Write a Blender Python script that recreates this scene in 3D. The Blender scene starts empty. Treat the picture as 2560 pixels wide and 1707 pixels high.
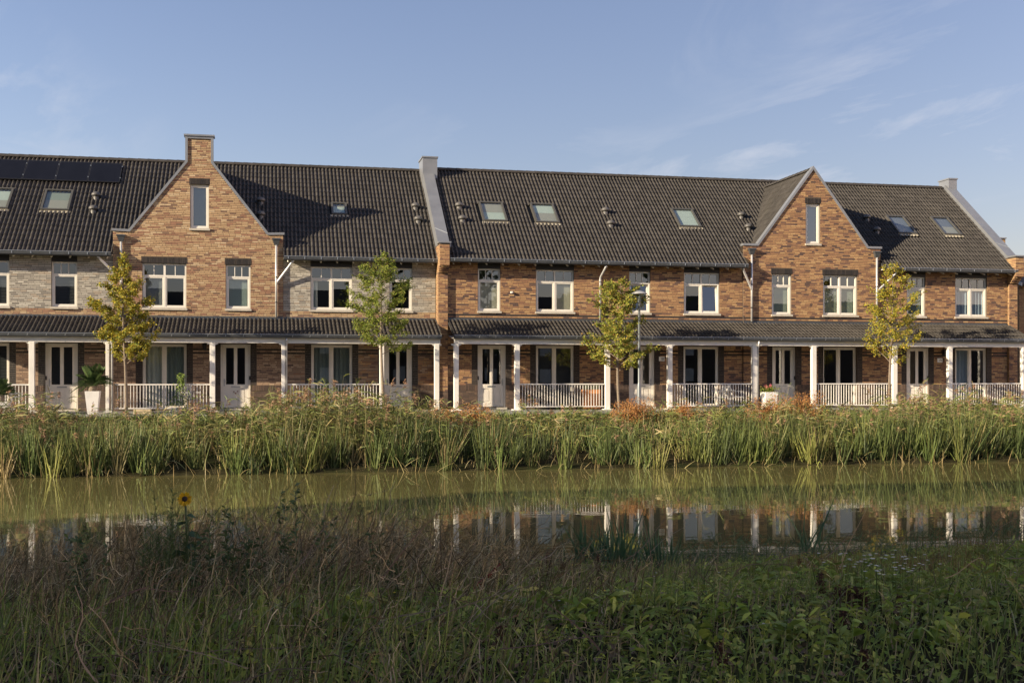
import bpy, bmesh, math, random
import numpy as np
from mathutils import Vector, Matrix
random.seed(7); rng = np.random.default_rng(11)
S = bpy.context.scene; COL = S.collection
R = math.radians

# ---------------------------------------------------------------- camera
F_PX, HZ, TANTH = 2925.0, 944.0, 616/2925.0          # focal length and horizon in photo pixels, yaw to the facade
TH = math.atan(TANTH); D0 = F_PX/67.0
CAM = np.array([-D0*math.sin(TH), -D0*math.cos(TH), 2.60])
FW = np.array([math.sin(TH), math.cos(TH), 0.0]); RT = np.array([math.cos(TH), -math.sin(TH), 0.0])
cd = bpy.data.cameras.new('camera'); cam = bpy.data.objects.new('camera', cd); COL.objects.link(cam)
cam.location = CAM; cam.rotation_euler = (R(90), 0, -TH)
cd.sensor_width = 36; cd.lens = F_PX/2560*36; cd.shift_y = (HZ-853.5)/2560; cd.clip_end = 3000; cd.clip_start = 0.1
S.camera = cam
# ---------------------------------------------------------------- light
SUN_D = Vector((2.90, 1.0, -1.053)).normalized()     # direction the sunlight travels (from the gable shadow)
ELEV = math.asin(-SUN_D.z); AZ = math.atan2(-SUN_D.x, -SUN_D.y)   # compass azimuth of the sun from +Y, clockwise
sl = bpy.data.lights.new('sun', 'SUN'); so = bpy.data.objects.new('sun', sl); COL.objects.link(so)
sl.energy = 4.9; sl.angle = R(0.53); sl.color = (1.0, 0.84, 0.62)
so.rotation_euler = SUN_D.to_track_quat('-Z', 'Y').to_euler(); so.location = (-40, -40, 40)
W = bpy.data.worlds.new('World'); S.world = W; W.use_nodes = True
nt = W.node_tree; nt.nodes.clear()
def N(t, **k):
    n = nt.nodes.new(t)
    for a, b in k.items(): setattr(n, a, b)
    return n
out = N('ShaderNodeOutputWorld'); bg = N('ShaderNodeBackground'); sky = N('ShaderNodeTexSky', sky_type='NISHITA')
sky.sun_disc = False; sky.sun_elevation = ELEV; sky.sun_rotation = -AZ
sky.air_density = 1.15; sky.dust_density = 1.0; sky.ozone_density = 3.0; sky.altitude = 0
bg.inputs['Strength'].default_value = 0.100
# thin cirrus over the whole sky: stretched noise on the sky dome
tc = N('ShaderNodeTexCoord'); sep = N('ShaderNodeSeparateXYZ'); nt.links.new(tc.outputs['Generated'], sep.inputs[0])
mx = N('ShaderNodeMath', operation='MAXIMUM'); nt.links.new(sep.outputs[2], mx.inputs[0]); mx.inputs[1].default_value = 0.04
d1 = N('ShaderNodeMath', operation='DIVIDE'); nt.links.new(sep.outputs[0], d1.inputs[0]); nt.links.new(mx.outputs[0], d1.inputs[1])
d2 = N('ShaderNodeMath', operation='DIVIDE'); nt.links.new(sep.outputs[1], d2.inputs[0]); nt.links.new(mx.outputs[0], d2.inputs[1])
cmb = N('ShaderNodeCombineXYZ'); nt.links.new(d1.outputs[0], cmb.inputs[0]); nt.links.new(d2.outputs[0], cmb.inputs[1])
mp = N('ShaderNodeMapping'); mp.inputs['Rotation'].default_value = (0, 0, R(25)); mp.inputs['Scale'].default_value = (1.0, 0.42, 1); mp.inputs['Location'].default_value = (5.1, 1.4, 0)
nt.links.new(cmb.outputs[0], mp.inputs[0])
n1 = N('ShaderNodeTexNoise'); n1.inputs['Scale'].default_value = 0.8; n1.inputs['Detail'].default_value = 9; n1.inputs['Roughness'].default_value = 0.62; n1.inputs['Distortion'].default_value = 1.4
n2 = N('ShaderNodeTexNoise'); n2.inputs['Scale'].default_value = 0.33; n2.inputs['Detail'].default_value = 2
nt.links.new(mp.outputs[0], n1.inputs['Vector']); nt.links.new(mp.outputs[0], n2.inputs['Vector'])
r1 = N('ShaderNodeMapRange'); r1.inputs[1].default_value = 0.50; r1.inputs[2].default_value = 0.80; nt.links.new(n1.outputs[0], r1.inputs[0])
r2 = N('ShaderNodeMapRange'); r2.inputs[1].default_value = 0.44; r2.inputs[2].default_value = 0.58; nt.links.new(n2.outputs[0], r2.inputs[0])
mu = N('ShaderNodeMath', operation='MULTIPLY'); nt.links.new(r1.outputs[0], mu.inputs[0]); nt.links.new(r2.outputs[0], mu.inputs[1])
mu2 = N('ShaderNodeMath', operation='MULTIPLY'); nt.links.new(mu.outputs[0], mu2.inputs[0]); mu2.inputs[1].default_value = 1.0
tint = N('ShaderNodeMixRGB', blend_type='MULTIPLY'); tint.inputs[0].default_value = 1; tint.inputs[2].default_value = (0.96, 0.77, 0.79, 1); nt.links.new(sky.outputs[0], tint.inputs[1])   # autumn air, greyer than the model's
mixc = N('ShaderNodeMixRGB'); nt.links.new(mu2.outputs[0], mixc.inputs[0]); nt.links.new(tint.outputs[0], mixc.inputs[1]); mixc.inputs[2].default_value = (3.5, 3.6, 4.0, 1)
nt.links.new(mixc.outputs[0], bg.inputs['Color']); nt.links.new(bg.outputs[0], out.inputs[0])
S.view_settings.view_transform = 'Standard'; S.view_settings.look = 'None'; S.view_settings.exposure = 1.06; S.view_settings.gamma = 1.0
S.view_settings.use_curve_mapping = False
S.render.engine = 'CYCLES'; S.render.resolution_x = 1024; S.render.resolution_y = 682
S.cycles.max_bounces = 8; S.cycles.transparent_max_bounces = 16

# ---------------------------------------------------------------- materials
MATS = {}
def mat(name, col=(0.5, 0.5, 0.5), rough=0.7, metal=0.0, noise=0.0, nscale=8.0, attr=False, bump=0.0, bscale=30.0, trans=0.0, spec=0.5, stain=None):
    if name in MATS: return MATS[name]
    m = bpy.data.materials.new(name); m.use_nodes = True; t = m.node_tree; b = t.nodes['Principled BSDF']
    b.inputs['Roughness'].default_value = rough; b.inputs['Metallic'].default_value = metal; b.inputs['Specular IOR Level'].default_value = spec
    src = None
    if attr:
        a = t.nodes.new('ShaderNodeAttribute'); a.attribute_name = 'Col'; src = a.outputs['Color']
    if noise > 0:
        tcn = t.nodes.new('ShaderNodeTexCoord'); nn = t.nodes.new('ShaderNodeTexNoise'); nn.inputs['Scale'].default_value = nscale; nn.inputs['Detail'].default_value = 6
        geo = t.nodes.new('ShaderNodeNewGeometry'); t.links.new(geo.outputs['Position'], nn.inputs['Vector'])
        mr = t.nodes.new('ShaderNodeMapRange'); mr.inputs[1].default_value = 0.3; mr.inputs[2].default_value = 0.7; mr.inputs[3].default_value = 1-noise; mr.inputs[4].default_value = 1+noise
        t.links.new(nn.outputs[0], mr.inputs[0])
        mm = t.nodes.new('ShaderNodeMixRGB'); mm.blend_type = 'MULTIPLY'; mm.inputs[0].default_value = 1
        if src: t.links.new(src, mm.inputs[1])
        else: mm.inputs[1].default_value = (*col, 1)
        t.links.new(mr.outputs[0], mm.inputs[2]); src = mm.outputs[0]
    if stain:
        ns = t.nodes.new('ShaderNodeTexNoise'); ns.inputs['Scale'].default_value = stain[1]; ns.inputs['Detail'].default_value = 5
        g2 = t.nodes.new('ShaderNodeNewGeometry'); t.links.new(g2.outputs['Position'], ns.inputs['Vector'])
        mr = t.nodes.new('ShaderNodeMapRange'); mr.inputs[1].default_value = 0.5; mr.inputs[2].default_value = 0.72; mr.inputs[4].default_value = stain[2]
        t.links.new(ns.outputs[0], mr.inputs[0])
        mm = t.nodes.new('ShaderNodeMixRGB'); t.links.new(mr.outputs[0], mm.inputs[0])
        if src: t.links.new(src, mm.inputs[1])
        else: mm.inputs[1].default_value = (*col, 1)
        mm.inputs[2].default_value = (*stain[0], 1); src = mm.outputs[0]
    if src: t.links.new(src, b.inputs['Base Color'])
    else: b.inputs['Base Color'].default_value = (*col, 1)
    if bump > 0:
        nb = t.nodes.new('ShaderNodeTexNoise'); nb.inputs['Scale'].default_value = bscale; nb.inputs['Detail'].default_value = 5
        g3 = t.nodes.new('ShaderNodeNewGeometry'); t.links.new(g3.outputs['Position'], nb.inputs['Vector'])
        bn = t.nodes.new('ShaderNodeBump'); bn.inputs['Strength'].default_value = bump; bn.inputs['Distance'].default_value = 0.02
        t.links.new(nb.outputs[0], bn.inputs['Height']); t.links.new(bn.outputs[0], b.inputs['Normal'])
    if trans > 0:
        o = t.nodes['Material Output']; tr = t.nodes.new('ShaderNodeBsdfTranslucent'); ms = t.nodes.new('ShaderNodeMixShader'); ms.inputs[0].default_value = trans
        if src: t.links.new(src, tr.inputs[0])
        else: tr.inputs[0].default_value = (*col, 1)
        t.links.new(b.outputs[0], ms.inputs[1]); t.links.new(tr.outputs[0], ms.inputs[2]); t.links.new(ms.outputs[0], o.inputs[0])
    MATS[name] = m; return m
def glass_mat(name, ior=1.9, tint=(0.75, 0.8, 0.78)):
    m = bpy.data.materials.new(name); m.use_nodes = True; t = m.node_tree; t.nodes.clear()
    o = t.nodes.new('ShaderNodeOutputMaterial'); lw = t.nodes.new('ShaderNodeLayerWeight'); pw = t.nodes.new('ShaderNodeMath'); pw.operation = 'POWER'; pw.inputs[1].default_value = 5; t.links.new(lw.outputs['Facing'], pw.inputs[0])   # Schlick, alike from both sides
    fr = t.nodes.new('ShaderNodeMapRange'); f0 = ((ior-1)/(ior+1))**2; fr.inputs[3].default_value = f0; fr.inputs[4].default_value = 1.0; t.links.new(pw.outputs[0], fr.inputs[0])
    g = t.nodes.new('ShaderNodeBsdfGlossy'); g.inputs['Roughness'].default_value = 0.0; g.inputs['Color'].default_value = (0.95, 0.97, 1, 1)
    tr = t.nodes.new('ShaderNodeBsdfTransparent'); tr.inputs[0].default_value = (*tint, 1); ms = t.nodes.new('ShaderNodeMixShader')
    t.links.new(fr.outputs[0], ms.inputs[0]); t.links.new(tr.outputs[0], ms.inputs[1]); t.links.new(g.outputs[0], ms.inputs[2]); t.links.new(ms.outputs[0], o.inputs[0])
    MATS[name] = m; return m
glass_mat('glass', 2.3)
mat('white_paint', (0.72, 0.68, 0.60), 0.45, noise=0.05, nscale=3)
mat('cream_paint', (0.74, 0.69, 0.60), 0.45, noise=0.05, nscale=3)
mat('porch_paint', (0.74, 0.71, 0.65), 0.5, noise=0.07, nscale=2.5)
mat('zinc', (0.26, 0.27, 0.285), 0.45, metal=0.45, noise=0.10, nscale=2.0)
mat('gutter_zinc', (0.10, 0.108, 0.118), 0.45, metal=0.5, noise=0.15, nscale=3)
mat('gutter_rim', (0.42, 0.45, 0.48), 0.35, metal=0.6)
mat('pipe_zinc', (0.55, 0.55, 0.54), 0.4, metal=0.4, noise=0.1, nscale=4)
mat('brick', attr=True, rough=0.88, noise=0.16, nscale=38)
mat('mortar', (0.095, 0.070, 0.050), 0.95, noise=0.15, nscale=12)
mat('mortar_pale', (0.14, 0.125, 0.10), 0.95, noise=0.15, nscale=12)
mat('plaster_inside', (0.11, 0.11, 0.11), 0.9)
mat('tile', (0.053, 0.048, 0.043), 0.66, noise=0.22, nscale=4.2, stain=((0.068, 0.061, 0.05), 0.7, 0.4), spec=0.2)
mat('roof_deck', (0.03, 0.03, 0.03), 0.9, noise=0.1)
mat('dark_board', (0.016, 0.016, 0.019), 0.55)
mat('stone_sill', (0.46, 0.42, 0.35), 0.75, noise=0.12, nscale=9)
mat('black_plastic', (0.013, 0.013, 0.015), 0.4)
mat('steel', (0.45, 0.45, 0.44), 0.3, metal=0.9)
mat('solar', (0.008, 0.0085, 0.012), 0.35, noise=0.15, nscale=3, spec=0.15)
mat('solar_frame', (0.03, 0.03, 0.032), 0.4)
mat('skylight_frame', (0.075, 0.072, 0.062), 0.45)
mat('apron', (0.26, 0.235, 0.18), 0.7, noise=0.25, nscale=10)
mat('vent', (0.10, 0.095, 0.088), 0.5, noise=0.1)
mat('blind_dark', (0.10, 0.10, 0.105), 0.6)
mat('blind_beige', (0.52, 0.47, 0.39), 0.9)
mat('blind_green', (0.30, 0.33, 0.28), 0.9)
mat('blind_dgreen', (0.16, 0.19, 0.16), 0.9)
mat('blind_grey', (0.20, 0.21, 0.24), 0.9)
mat('blind_teal', (0.33, 0.38, 0.37), 0.9)
mat('curtain_white', (0.62, 0.62, 0.58), 0.9)
mat('curtain_teal', (0.24, 0.28, 0.27), 0.9)
mat('curtain_blue', (0.36, 0.42, 0.52), 0.9)
mat('sky_blind_pale', (0.55, 0.60, 0.54), 0.8)
mat('sky_blind_beige', (0.40, 0.37, 0.31), 0.8)
mat('soil', (0.034, 0.031, 0.016), 0.95, spec=0.0, noise=0.45, nscale=3.0, bump=0.8, bscale=9, stain=((0.05, 0.065, 0.02), 0.8, 0.8))
mat('leafy', attr=True, rough=0.6, trans=0.28, spec=0.3)
mat('reedy', attr=True, rough=0.55, trans=0.10, spec=0.35)
mat('dry', attr=True, rough=0.85, trans=0.12, spec=0.2)
mat('bark', (0.19, 0.15, 0.11), 0.9, noise=0.3, nscale=25, bump=0.5, bscale=60)
mat('planter', (0.74, 0.72, 0.68), 0.5, noise=0.06, nscale=4)
mat('lamp_grey', (0.16, 0.18, 0.19), 0.4, metal=0.3)
mat('lamp_hood', (0.42, 0.42, 0.40), 0.45, metal=0.3)
mat('sign_white', (0.78, 0.76, 0.70), 0.5)
mat('sign_ink', (0.05, 0.05, 0.06), 0.5)
mat('orange_wood', (0.50, 0.20, 0.06), 0.65, noise=0.25, nscale=14)
mat('pale_wood', (0.50, 0.40, 0.24), 0.75, noise=0.2, nscale=14)
mat('stone_grey', (0.30, 0.29, 0.26), 0.9, noise=0.3, nscale=8, bump=0.6, bscale=14)
mat('charcoal', (0.02, 0.02, 0.022), 0.55)
mat('cushion_grey', (0.33, 0.33, 0.34), 0.9)
mat('red_paint', (0.20, 0.03, 0.02), 0.5)
def paver_mat():
    m = bpy.data.materials.new('pavers'); m.use_nodes = True; t = m.node_tree; b = t.nodes['Principled BSDF']; b.inputs['Roughness'].default_value = 0.9
    g = t.nodes.new('ShaderNodeNewGeometry'); br = t.nodes.new('ShaderNodeTexBrick'); br.inputs['Scale'].default_value = 4.6
    br.inputs['Color1'].default_value = (0.22, 0.21, 0.20, 1); br.inputs['Color2'].default_value = (0.30, 0.28, 0.26, 1); br.inputs['Mortar'].default_value = (0.1, 0.09, 0.08, 1); br.inputs['Mortar Size'].default_value = 0.02
    t.links.new(g.outputs['Position'], br.inputs['Vector']); t.links.new(br.outputs['Color'], b.inputs['Base Color']); MATS['pavers'] = m
paver_mat()
def water_mat():
    m = bpy.data.materials.new('water'); m.use_nodes = True; t = m.node_tree; b = t.nodes['Principled BSDF']
    b.inputs['Base Color'].default_value = (0.132, 0.118, 0.044, 1); b.inputs['Roughness'].default_value = 0.015; b.inputs['IOR'].default_value = 1.333
    g = t.nodes.new('ShaderNodeNewGeometry'); mpn = t.nodes.new('ShaderNodeMapping'); mpn.inputs['Scale'].default_value = (0.5, 1.3, 1)
    n = t.nodes.new('ShaderNodeTexNoise'); n.inputs['Scale'].default_value = 1.6; n.inputs['Detail'].default_value = 3; n.inputs['Roughness'].default_value = 0.45
    bp = t.nodes.new('ShaderNodeBump'); bp.inputs['Strength'].default_value = 0.085; bp.inputs['Distance'].default_value = 0.02
    t.links.new(g.outputs['Position'], mpn.inputs[0]); t.links.new(mpn.outputs[0], n.inputs['Vector']); t.links.new(n.outputs[0], bp.inputs['Height']); t.links.new(bp.outputs[0], b.inputs['Normal'])
    MATS['water'] = m
water_mat()

# ---------------------------------------------------------------- helpers
WL = {}
def tag(o, label=None, cat=None, group=None, kind=None):
    if label: o['label'] = label
    if cat: o['category'] = cat
    if group: o['group'] = group
    if kind: o['kind'] = kind
    return o
def thing(name, loc, label, cat, group=None):
    o = bpy.data.objects.new(name, None); COL.objects.link(o); o.location = loc; o.empty_display_size = 0.2
    WL[o] = np.array(loc, float); return tag(o, label, cat, group)
def link(name, me, parent=None, loc=None):
    o = bpy.data.objects.new(name, me); COL.objects.link(o)
    if parent is not None: o.parent = parent; WL[o] = WL[parent]
    else: WL[o] = np.zeros(3)
    if loc is not None: o.location = loc
    return o
class MB:
    def __init__(s): s.v = []; s.f = []
    def add(s, vs, fs):
        k = len(s.v); s.v += [tuple(p) for p in vs]; s.f += [tuple(i+k for i in f) for f in fs]; return s
    def box(s, x0, x1, y0, y1, z0, z1):
        return s.add([(x0,y0,z0),(x1,y0,z0),(x1,y1,z0),(x0,y1,z0),(x0,y0,z1),(x1,y0,z1),(x1,y1,z1),(x0,y1,z1)],
            [(0,3,2,1),(4,5,6,7),(0,1,5,4),(1,2,6,5),(2,3,7,6),(3,0,4,7)])
    def bbox(s, x0, x1, y0, y1, z0, z1, b=0.01):      # box with chamfered vertical and top edges
        s.prism([(x0+b,y0),(x1-b,y0),(x1,y0+b),(x1,y1-b),(x1-b,y1),(x0+b,y1),(x0,y1-b),(x0,y0+b)], z0, z1-b)
        a = len(s.v)-8
        top = [(x0+b,y0+b),(x1-b,y0+b),(x1-b,y0+b),(x1-b,y1-b),(x1-b,y1-b),(x0+b,y1-b),(x0+b,y1-b),(x0+b,y0+b)]
        k = len(s.v); s.v += [(x,y,z1) for x,y in top]
        s.f += [(a+i, a+(i+1)%8, k+(i+1)%8, k+i) for i in range(8)] + [tuple(k+i for i in range(8))]
        return s
    def prism(s, poly, z0, z1):
        n = len(poly); vs = [(x,y,z0) for x,y in poly]+[(x,y,z1) for x,y in poly]
        return s.add(vs, [tuple(range(n))[::-1], tuple(range(n,2*n))]+[(i,(i+1)%n,n+(i+1)%n,n+i) for i in range(n)])
    def ext_x(s, prof, x0, x1, close=True):           # profile of (y,z) points swept along X
        n = len(prof); vs = [(x0,y,z) for y,z in prof]+[(x1,y,z) for y,z in prof]
        fs = [(i,(i+1)%n,n+(i+1)%n,n+i) for i in range(n if close else n-1)]
        if close: fs += [tuple(range(n))[::-1], tuple(range(n,2*n))]
        return s.add(vs, fs)
    def ext_y(s, poly, y0, y1):                       # polygon of (x,z) swept along Y
        n = len(poly); vs = [(x,y0,z) for x,z in poly]+[(x,y1,z) for x,z in poly]
        return s.add(vs, [tuple(range(n)), tuple(range(n,2*n))[::-1]]+[((i+1)%n,i,n+i,n+(i+1)%n) for i in range(n)])
    def tube(s, pts, rad, seg=8, cap=True):
        pts = [Vector(p) for p in pts]; rings = []; n = len(pts)
        if not hasattr(rad, '__len__'): rad = [rad]*n
        for i, p in enumerate(pts):
            d = (pts[min(i+1,n-1)]-pts[max(i-1,0)]).normalized()
            a = d.cross(Vector((0,0,1)));
            if a.length < 1e-3: a = d.cross(Vector((0,1,0)))
            a.normalize(); b = d.cross(a)
            rings.append([p+(a*math.cos(2*math.pi*j/seg)+b*math.sin(2*math.pi*j/seg))*rad[i] for j in range(seg)])
        k = 0; vs = [q for r_ in rings for q in r_]
        fs = [(i*seg+j, i*seg+(j+1)%seg, (i+1)*seg+(j+1)%seg, (i+1)*seg+j) for i in range(n-1) for j in range(seg)]
        if cap: fs += [tuple(range(seg))[::-1], tuple(range((n-1)*seg, n*seg))]
        return s.add(vs, fs)
    def lathe(s, prof, c=(0,0,0), seg=20):            # profile of (r,z) round the Z axis
        n = len(prof); vs = [(c[0]+r_*math.cos(2*math.pi*j/seg), c[1]+r_*math.sin(2*math.pi*j/seg), c[2]+z) for r_,z in prof for j in range(seg)]
        fs = [(i*seg+j, i*seg+(j+1)%seg, (i+1)*seg+(j+1)%seg, (i+1)*seg+j) for i in range(n-1) for j in range(seg)]
        return s.add(vs, fs)
    def mesh(s, name, m, off=(0,0,0), smooth=False):
        me = bpy.data.meshes.new(name); v = np.array(s.v, float)-np.array(off)
        me.from_pydata(v.tolist(), [], s.f); me.update()
        if len(s.f) > 1:
            bm = bmesh.new(); bm.from_mesh(me); bmesh.ops.recalc_face_normals(bm, faces=bm.faces); bm.to_mesh(me); bm.free()
        me.shade_smooth() if smooth else me.shade_flat()
        if m: me.materials.append(MATS[m])
        return me
    def build(s, name, m, parent=None, smooth=False):
        off = WL[parent] if parent is not None else (0,0,0)
        return link(name, s.mesh(name, m, off, smooth), parent)
def npmesh(name, V, Q, C, m, off=(0,0,0), smooth=False):
    """mesh from arrays: V (n,3), Q (m,4) quads, C (n,3) colours"""
    me = bpy.data.meshes.new(name); V = np.ascontiguousarray(V-np.array(off), dtype=np.float32); n = len(V); k = len(Q)
    me.vertices.add(n); me.vertices.foreach_set('co', V.ravel())
    me.loops.add(4*k); me.polygons.add(k)
    me.polygons.foreach_set('loop_start', np.arange(0, 4*k, 4, dtype=np.int32))
    me.loops.foreach_set('vertex_index', np.ascontiguousarray(Q, dtype=np.int32).ravel())
    me.update(calc_edges=True)
    if C is not None:
        a = me.attributes.new('Col', 'FLOAT_COLOR', 'POINT'); c4 = np.ones((n,4), np.float32); c4[:,:3] = C
        a.data.foreach_set('color', c4.ravel())
    me.materials.append(MATS[m])
    me.shade_smooth() if smooth else me.shade_flat()
    return me

# ---------------------------------------------------------------- bricks (real courses, colour per brick)
PAL = {
 'orange': [((.42,.245,.115),5),((.345,.192,.095),6),((.27,.14,.078),4),((.47,.295,.14),2.6),((.18,.098,.068),2.4),((.11,.066,.054),1.6)],
 'yellow': [((.46,.315,.175),6),((.40,.265,.145),6),((.34,.20,.115),3.6),((.30,.155,.095),3),((.20,.12,.08),1.8),((.52,.385,.235),2)],
 'grey':   [((.42,.39,.33),5),((.34,.315,.27),5),((.50,.47,.40),3),((.25,.23,.20),2.8),((.38,.32,.25),1.8)],
 'brown':  [((.36,.245,.16),5),((.28,.18,.12),5),((.43,.31,.21),2),((.17,.11,.08),2)],
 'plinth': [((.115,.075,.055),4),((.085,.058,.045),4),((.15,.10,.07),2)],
 'dark':   [((.030,.025,.024),4),((.042,.034,.030),3),((.022,.019,.02),2)],
 'gold':   [((.38,.235,.11),4),((.32,.185,.088),3),((.25,.13,.068),1.5)],
}
def pick(pal, n):
    c = np.array([p[0] for p in PAL[pal]]); w = np.array([p[1] for p in PAL[pal]], float); w /= w.sum()
    return c[rng.choice(len(c), n, p=w)]*rng.uniform(.88, 1.05, (n,1))
COURSE, BH = 0.0625, 0.0510
class Bricks:
    def __init__(s): s.V = []; s.C = []
    def panel(s, O, U, Nrm, u0, u1, z0, z1, palfn, openings=(), ztop=None, proud=0.003, splits=()):
        """courses on a plane: O origin, U unit vector along, Nrm outward"""
        rows = []; nrow = int((z1-z0)/COURSE)
        for r_ in range(nrow):
            za = z0+r_*COURSE; zb = za+BH; zm = (za+zb)/2
            spans = [(u0, u1)]
            if ztop is not None: spans = ztop(zb)
            for (a, b, c, d) in openings:
                if zb > c+0.01 and za < d-0.01:
                    ns = []
                    for (p, q) in spans:
                        if b <= p or a >= q: ns.append((p, q)); continue
                        if a-p > .02: ns.append((p, a))
                        if q-b > .02: ns.append((b, q))
                    spans = ns
            for (c0, za_, zb_) in splits:
                if za_ < zm < zb_: spans = [t_ for (p, q) in spans for t_ in (((p, c0), (c0, q)) if p+.02 < c0 < q-.02 else ((p, q),))]
            for (p, q) in spans:
                x = p; first = True
                while x < q-0.03:
                    L = 0.21 if random.random() < 0.86 else 0.105
                    if first: L = random.choice((.06, .105, .15, .21)); first = False
                    if q-(x+L) < 0.06: L = q-x
                    L = min(L, q-x, .30)
                    rows.append((x, x+L-0.008, za, zb)); x += L
        if not rows: return
        A = np.array(rows); n = len(A)
        pr = proud+rng.uniform(-.0012, .0015, n); col = palfn((A[:,0]+A[:,1])/2, (A[:,2]+A[:,3])/2, n)
        lum = col.sum(1)
        for i in range(1, n):                                # neighbours from the same firing lie together
            if A[i,2] == A[i-1,2] and random.random() < .18 and .55 < lum[i]/lum[i-1] < 1.8 and lum[i] > .2: col[i] = col[i-1]; lum[i] = lum[i-1]
        s._emit(A, pr, col, O, U, Nrm)
    def soldiers(s, O, U, Nrm, u0, u1, z0, z1, pal, proud=0.010, step=0.0625):
        n = max(2, round((u1-u0)/step)); st = (u1-u0)/n
        A = np.array([(u0+i*st+.005, u0+(i+1)*st-.005, z0, z1) for i in range(n)])
        s._emit(A, proud+rng.uniform(-.002,.002,n), pick(pal, n), O, U, Nrm)
    def _emit(s, A, pr, col, O, U, Nrm):
        O = np.array(O, float); U = np.array(U, float); Nn = np.array(Nrm, float); n = len(A)
        def pt(u, z, d): return O+u[:,None]*U+np.stack([0*z,0*z,z],1)+np.asarray(d).reshape(-1,1)*Nn
        b = .002
        P = np.stack([pt(A[:,0]+b,A[:,2]+b,pr),pt(A[:,1]-b,A[:,2]+b,pr),pt(A[:,1]-b,A[:,3]-b,pr),pt(A[:,0]+b,A[:,3]-b,pr),
                      pt(A[:,0],A[:,2],0*pr-.004),pt(A[:,1],A[:,2],0*pr-.004),pt(A[:,1],A[:,3],0*pr-.004),pt(A[:,0],A[:,3],0*pr-.004)],1)
        s.V.append(P); s.C.append(np.repeat(col[:,None,:], 8, 1))
    def build(s, name, parent):
        V = np.concatenate(s.V); C = np.concatenate(s.C); n = len(V)
        f = np.array([[0,1,2,3],[0,4,5,1],[1,5,6,2],[2,6,7,3],[3,7,4,0]])
        Q = (np.arange(n)[:,None,None]*8+f[None]).reshape(-1,4)
        o = link(name, npmesh(name, V.reshape(-1,3), Q, C.reshape(-1,3), 'brick', WL[parent]), parent); o['kind'] = 'stuff'; return o

# ---------------------------------------------------------------- roof tiles
PHI = R(38.5); TP = math.tan(PHI); RZ0 = 7.28        # tile plane of the main roofs: z = RZ0 + TP*(y - yf)
def tile_arrays(w=0.30, g=0.333, seg=12):
    xs = np.linspace(0, w, seg+1); prof = 0.060*(0.5+0.5*np.cos(2*math.pi*(xs/0.15)-0.6))**1.4
    V = []
    for x, h in zip(xs, prof): V.append((x, -0.035, h-0.012))     # lower lip underside
    for x, h in zip(xs, prof): V.append((x, -0.035, h+0.026))     # lower edge
    for x, h in zip(xs, prof): V.append((x, g, h+0.002))          # upper edge
    n = seg+1; Q = [(i, i+1, n+i+1, n+i) for i in range(seg)]+[(n+i, n+i+1, 2*n+i+1, 2*n+i) for i in range(seg)]
    return np.array(V), np.array(Q)
def vary_tiles():
    t = MATS['tile'].node_tree; b = t.nodes['Principled BSDF']; src = b.inputs['Base Color'].links[0].from_socket
    oi = t.nodes.new('ShaderNodeObjectInfo'); at = t.nodes.new('ShaderNodeAttribute'); at.attribute_name = 'tone'
    ad = t.nodes.new('ShaderNodeMath'); t.links.new(oi.outputs['Random'], ad.inputs[0]); t.links.new(at.outputs['Fac'], ad.inputs[1])
    fr = t.nodes.new('ShaderNodeMath'); fr.operation = 'FRACT'; t.links.new(ad.outputs[0], fr.inputs[0])
    mr = t.nodes.new('ShaderNodeMapRange'); mr.inputs[3].default_value = .87; mr.inputs[4].default_value = 1.12; t.links.new(fr.outputs[0], mr.inputs[0])
    mm = t.nodes.new('ShaderNodeMixRGB'); mm.blend_type = 'MULTIPLY'; mm.inputs[0].default_value = 1; t.links.new(src, mm.inputs[1]); t.links.new(mr.outputs[0], mm.inputs[2]); t.links.new(mm.outputs[0], b.inputs['Base Color'])
vary_tiles()
TILE_V, TILE_Q = tile_arrays()
TILE_ME = npmesh('tile', TILE_V, TILE_Q, None, 'tile')
TILE_ME.shade_smooth(); TILE_ME.set_sharp_from_angle(angle=R(40))
def tile_tilted(V): return V
def lay(parent, O, u, v, n, ncol, nrow, gauge, keep, budget, name='tile', du=.30):
    """lay tiles on a slope; budget = how many become objects of their own, the rest one joined part"""
    M = np.array([u, v, n]).T; eul = Matrix(M.tolist()).to_euler(); off = WL[parent]; rest = []; made = 0
    for r_ in range(nrow):
        for c in range(ncol):
            p = np.array(O)+np.array(u)*c*du+np.array(v)*r_*gauge
            if not keep(p+np.array(u)*.15+np.array(v)*gauge*.5, c, r_): continue
            jit = np.array(n)*random.uniform(-.002, .003)
            if made < budget:
                o = bpy.data.objects.new(name, TILE_ME); COL.objects.link(o); o.parent = parent; o.location = p+jit-off
                o.rotation_euler = (eul.x+random.uniform(-.004,.004), eul.y, eul.z); made += 1
            else: rest.append((p+jit) + TILE_V@M.T)
    if rest:
        V = np.concatenate(rest); k = len(rest); Q = (np.arange(k)[:,None,None]*len(TILE_V)+TILE_Q[None]).reshape(-1,4)
        me = npmesh('upper_tiles', V, Q, None, 'tile', off); ta = me.attributes.new('tone', 'FLOAT', 'POINT'); ta.data.foreach_set('value', np.repeat(rng.random(k), len(TILE_V)).astype(np.float32)); me.shade_smooth(); me.set_sharp_from_angle(angle=R(40))
        o = link('upper_tiles', me, parent); o['kind'] = 'stuff'
    return made
_rm = MB(); seg = 8
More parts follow.
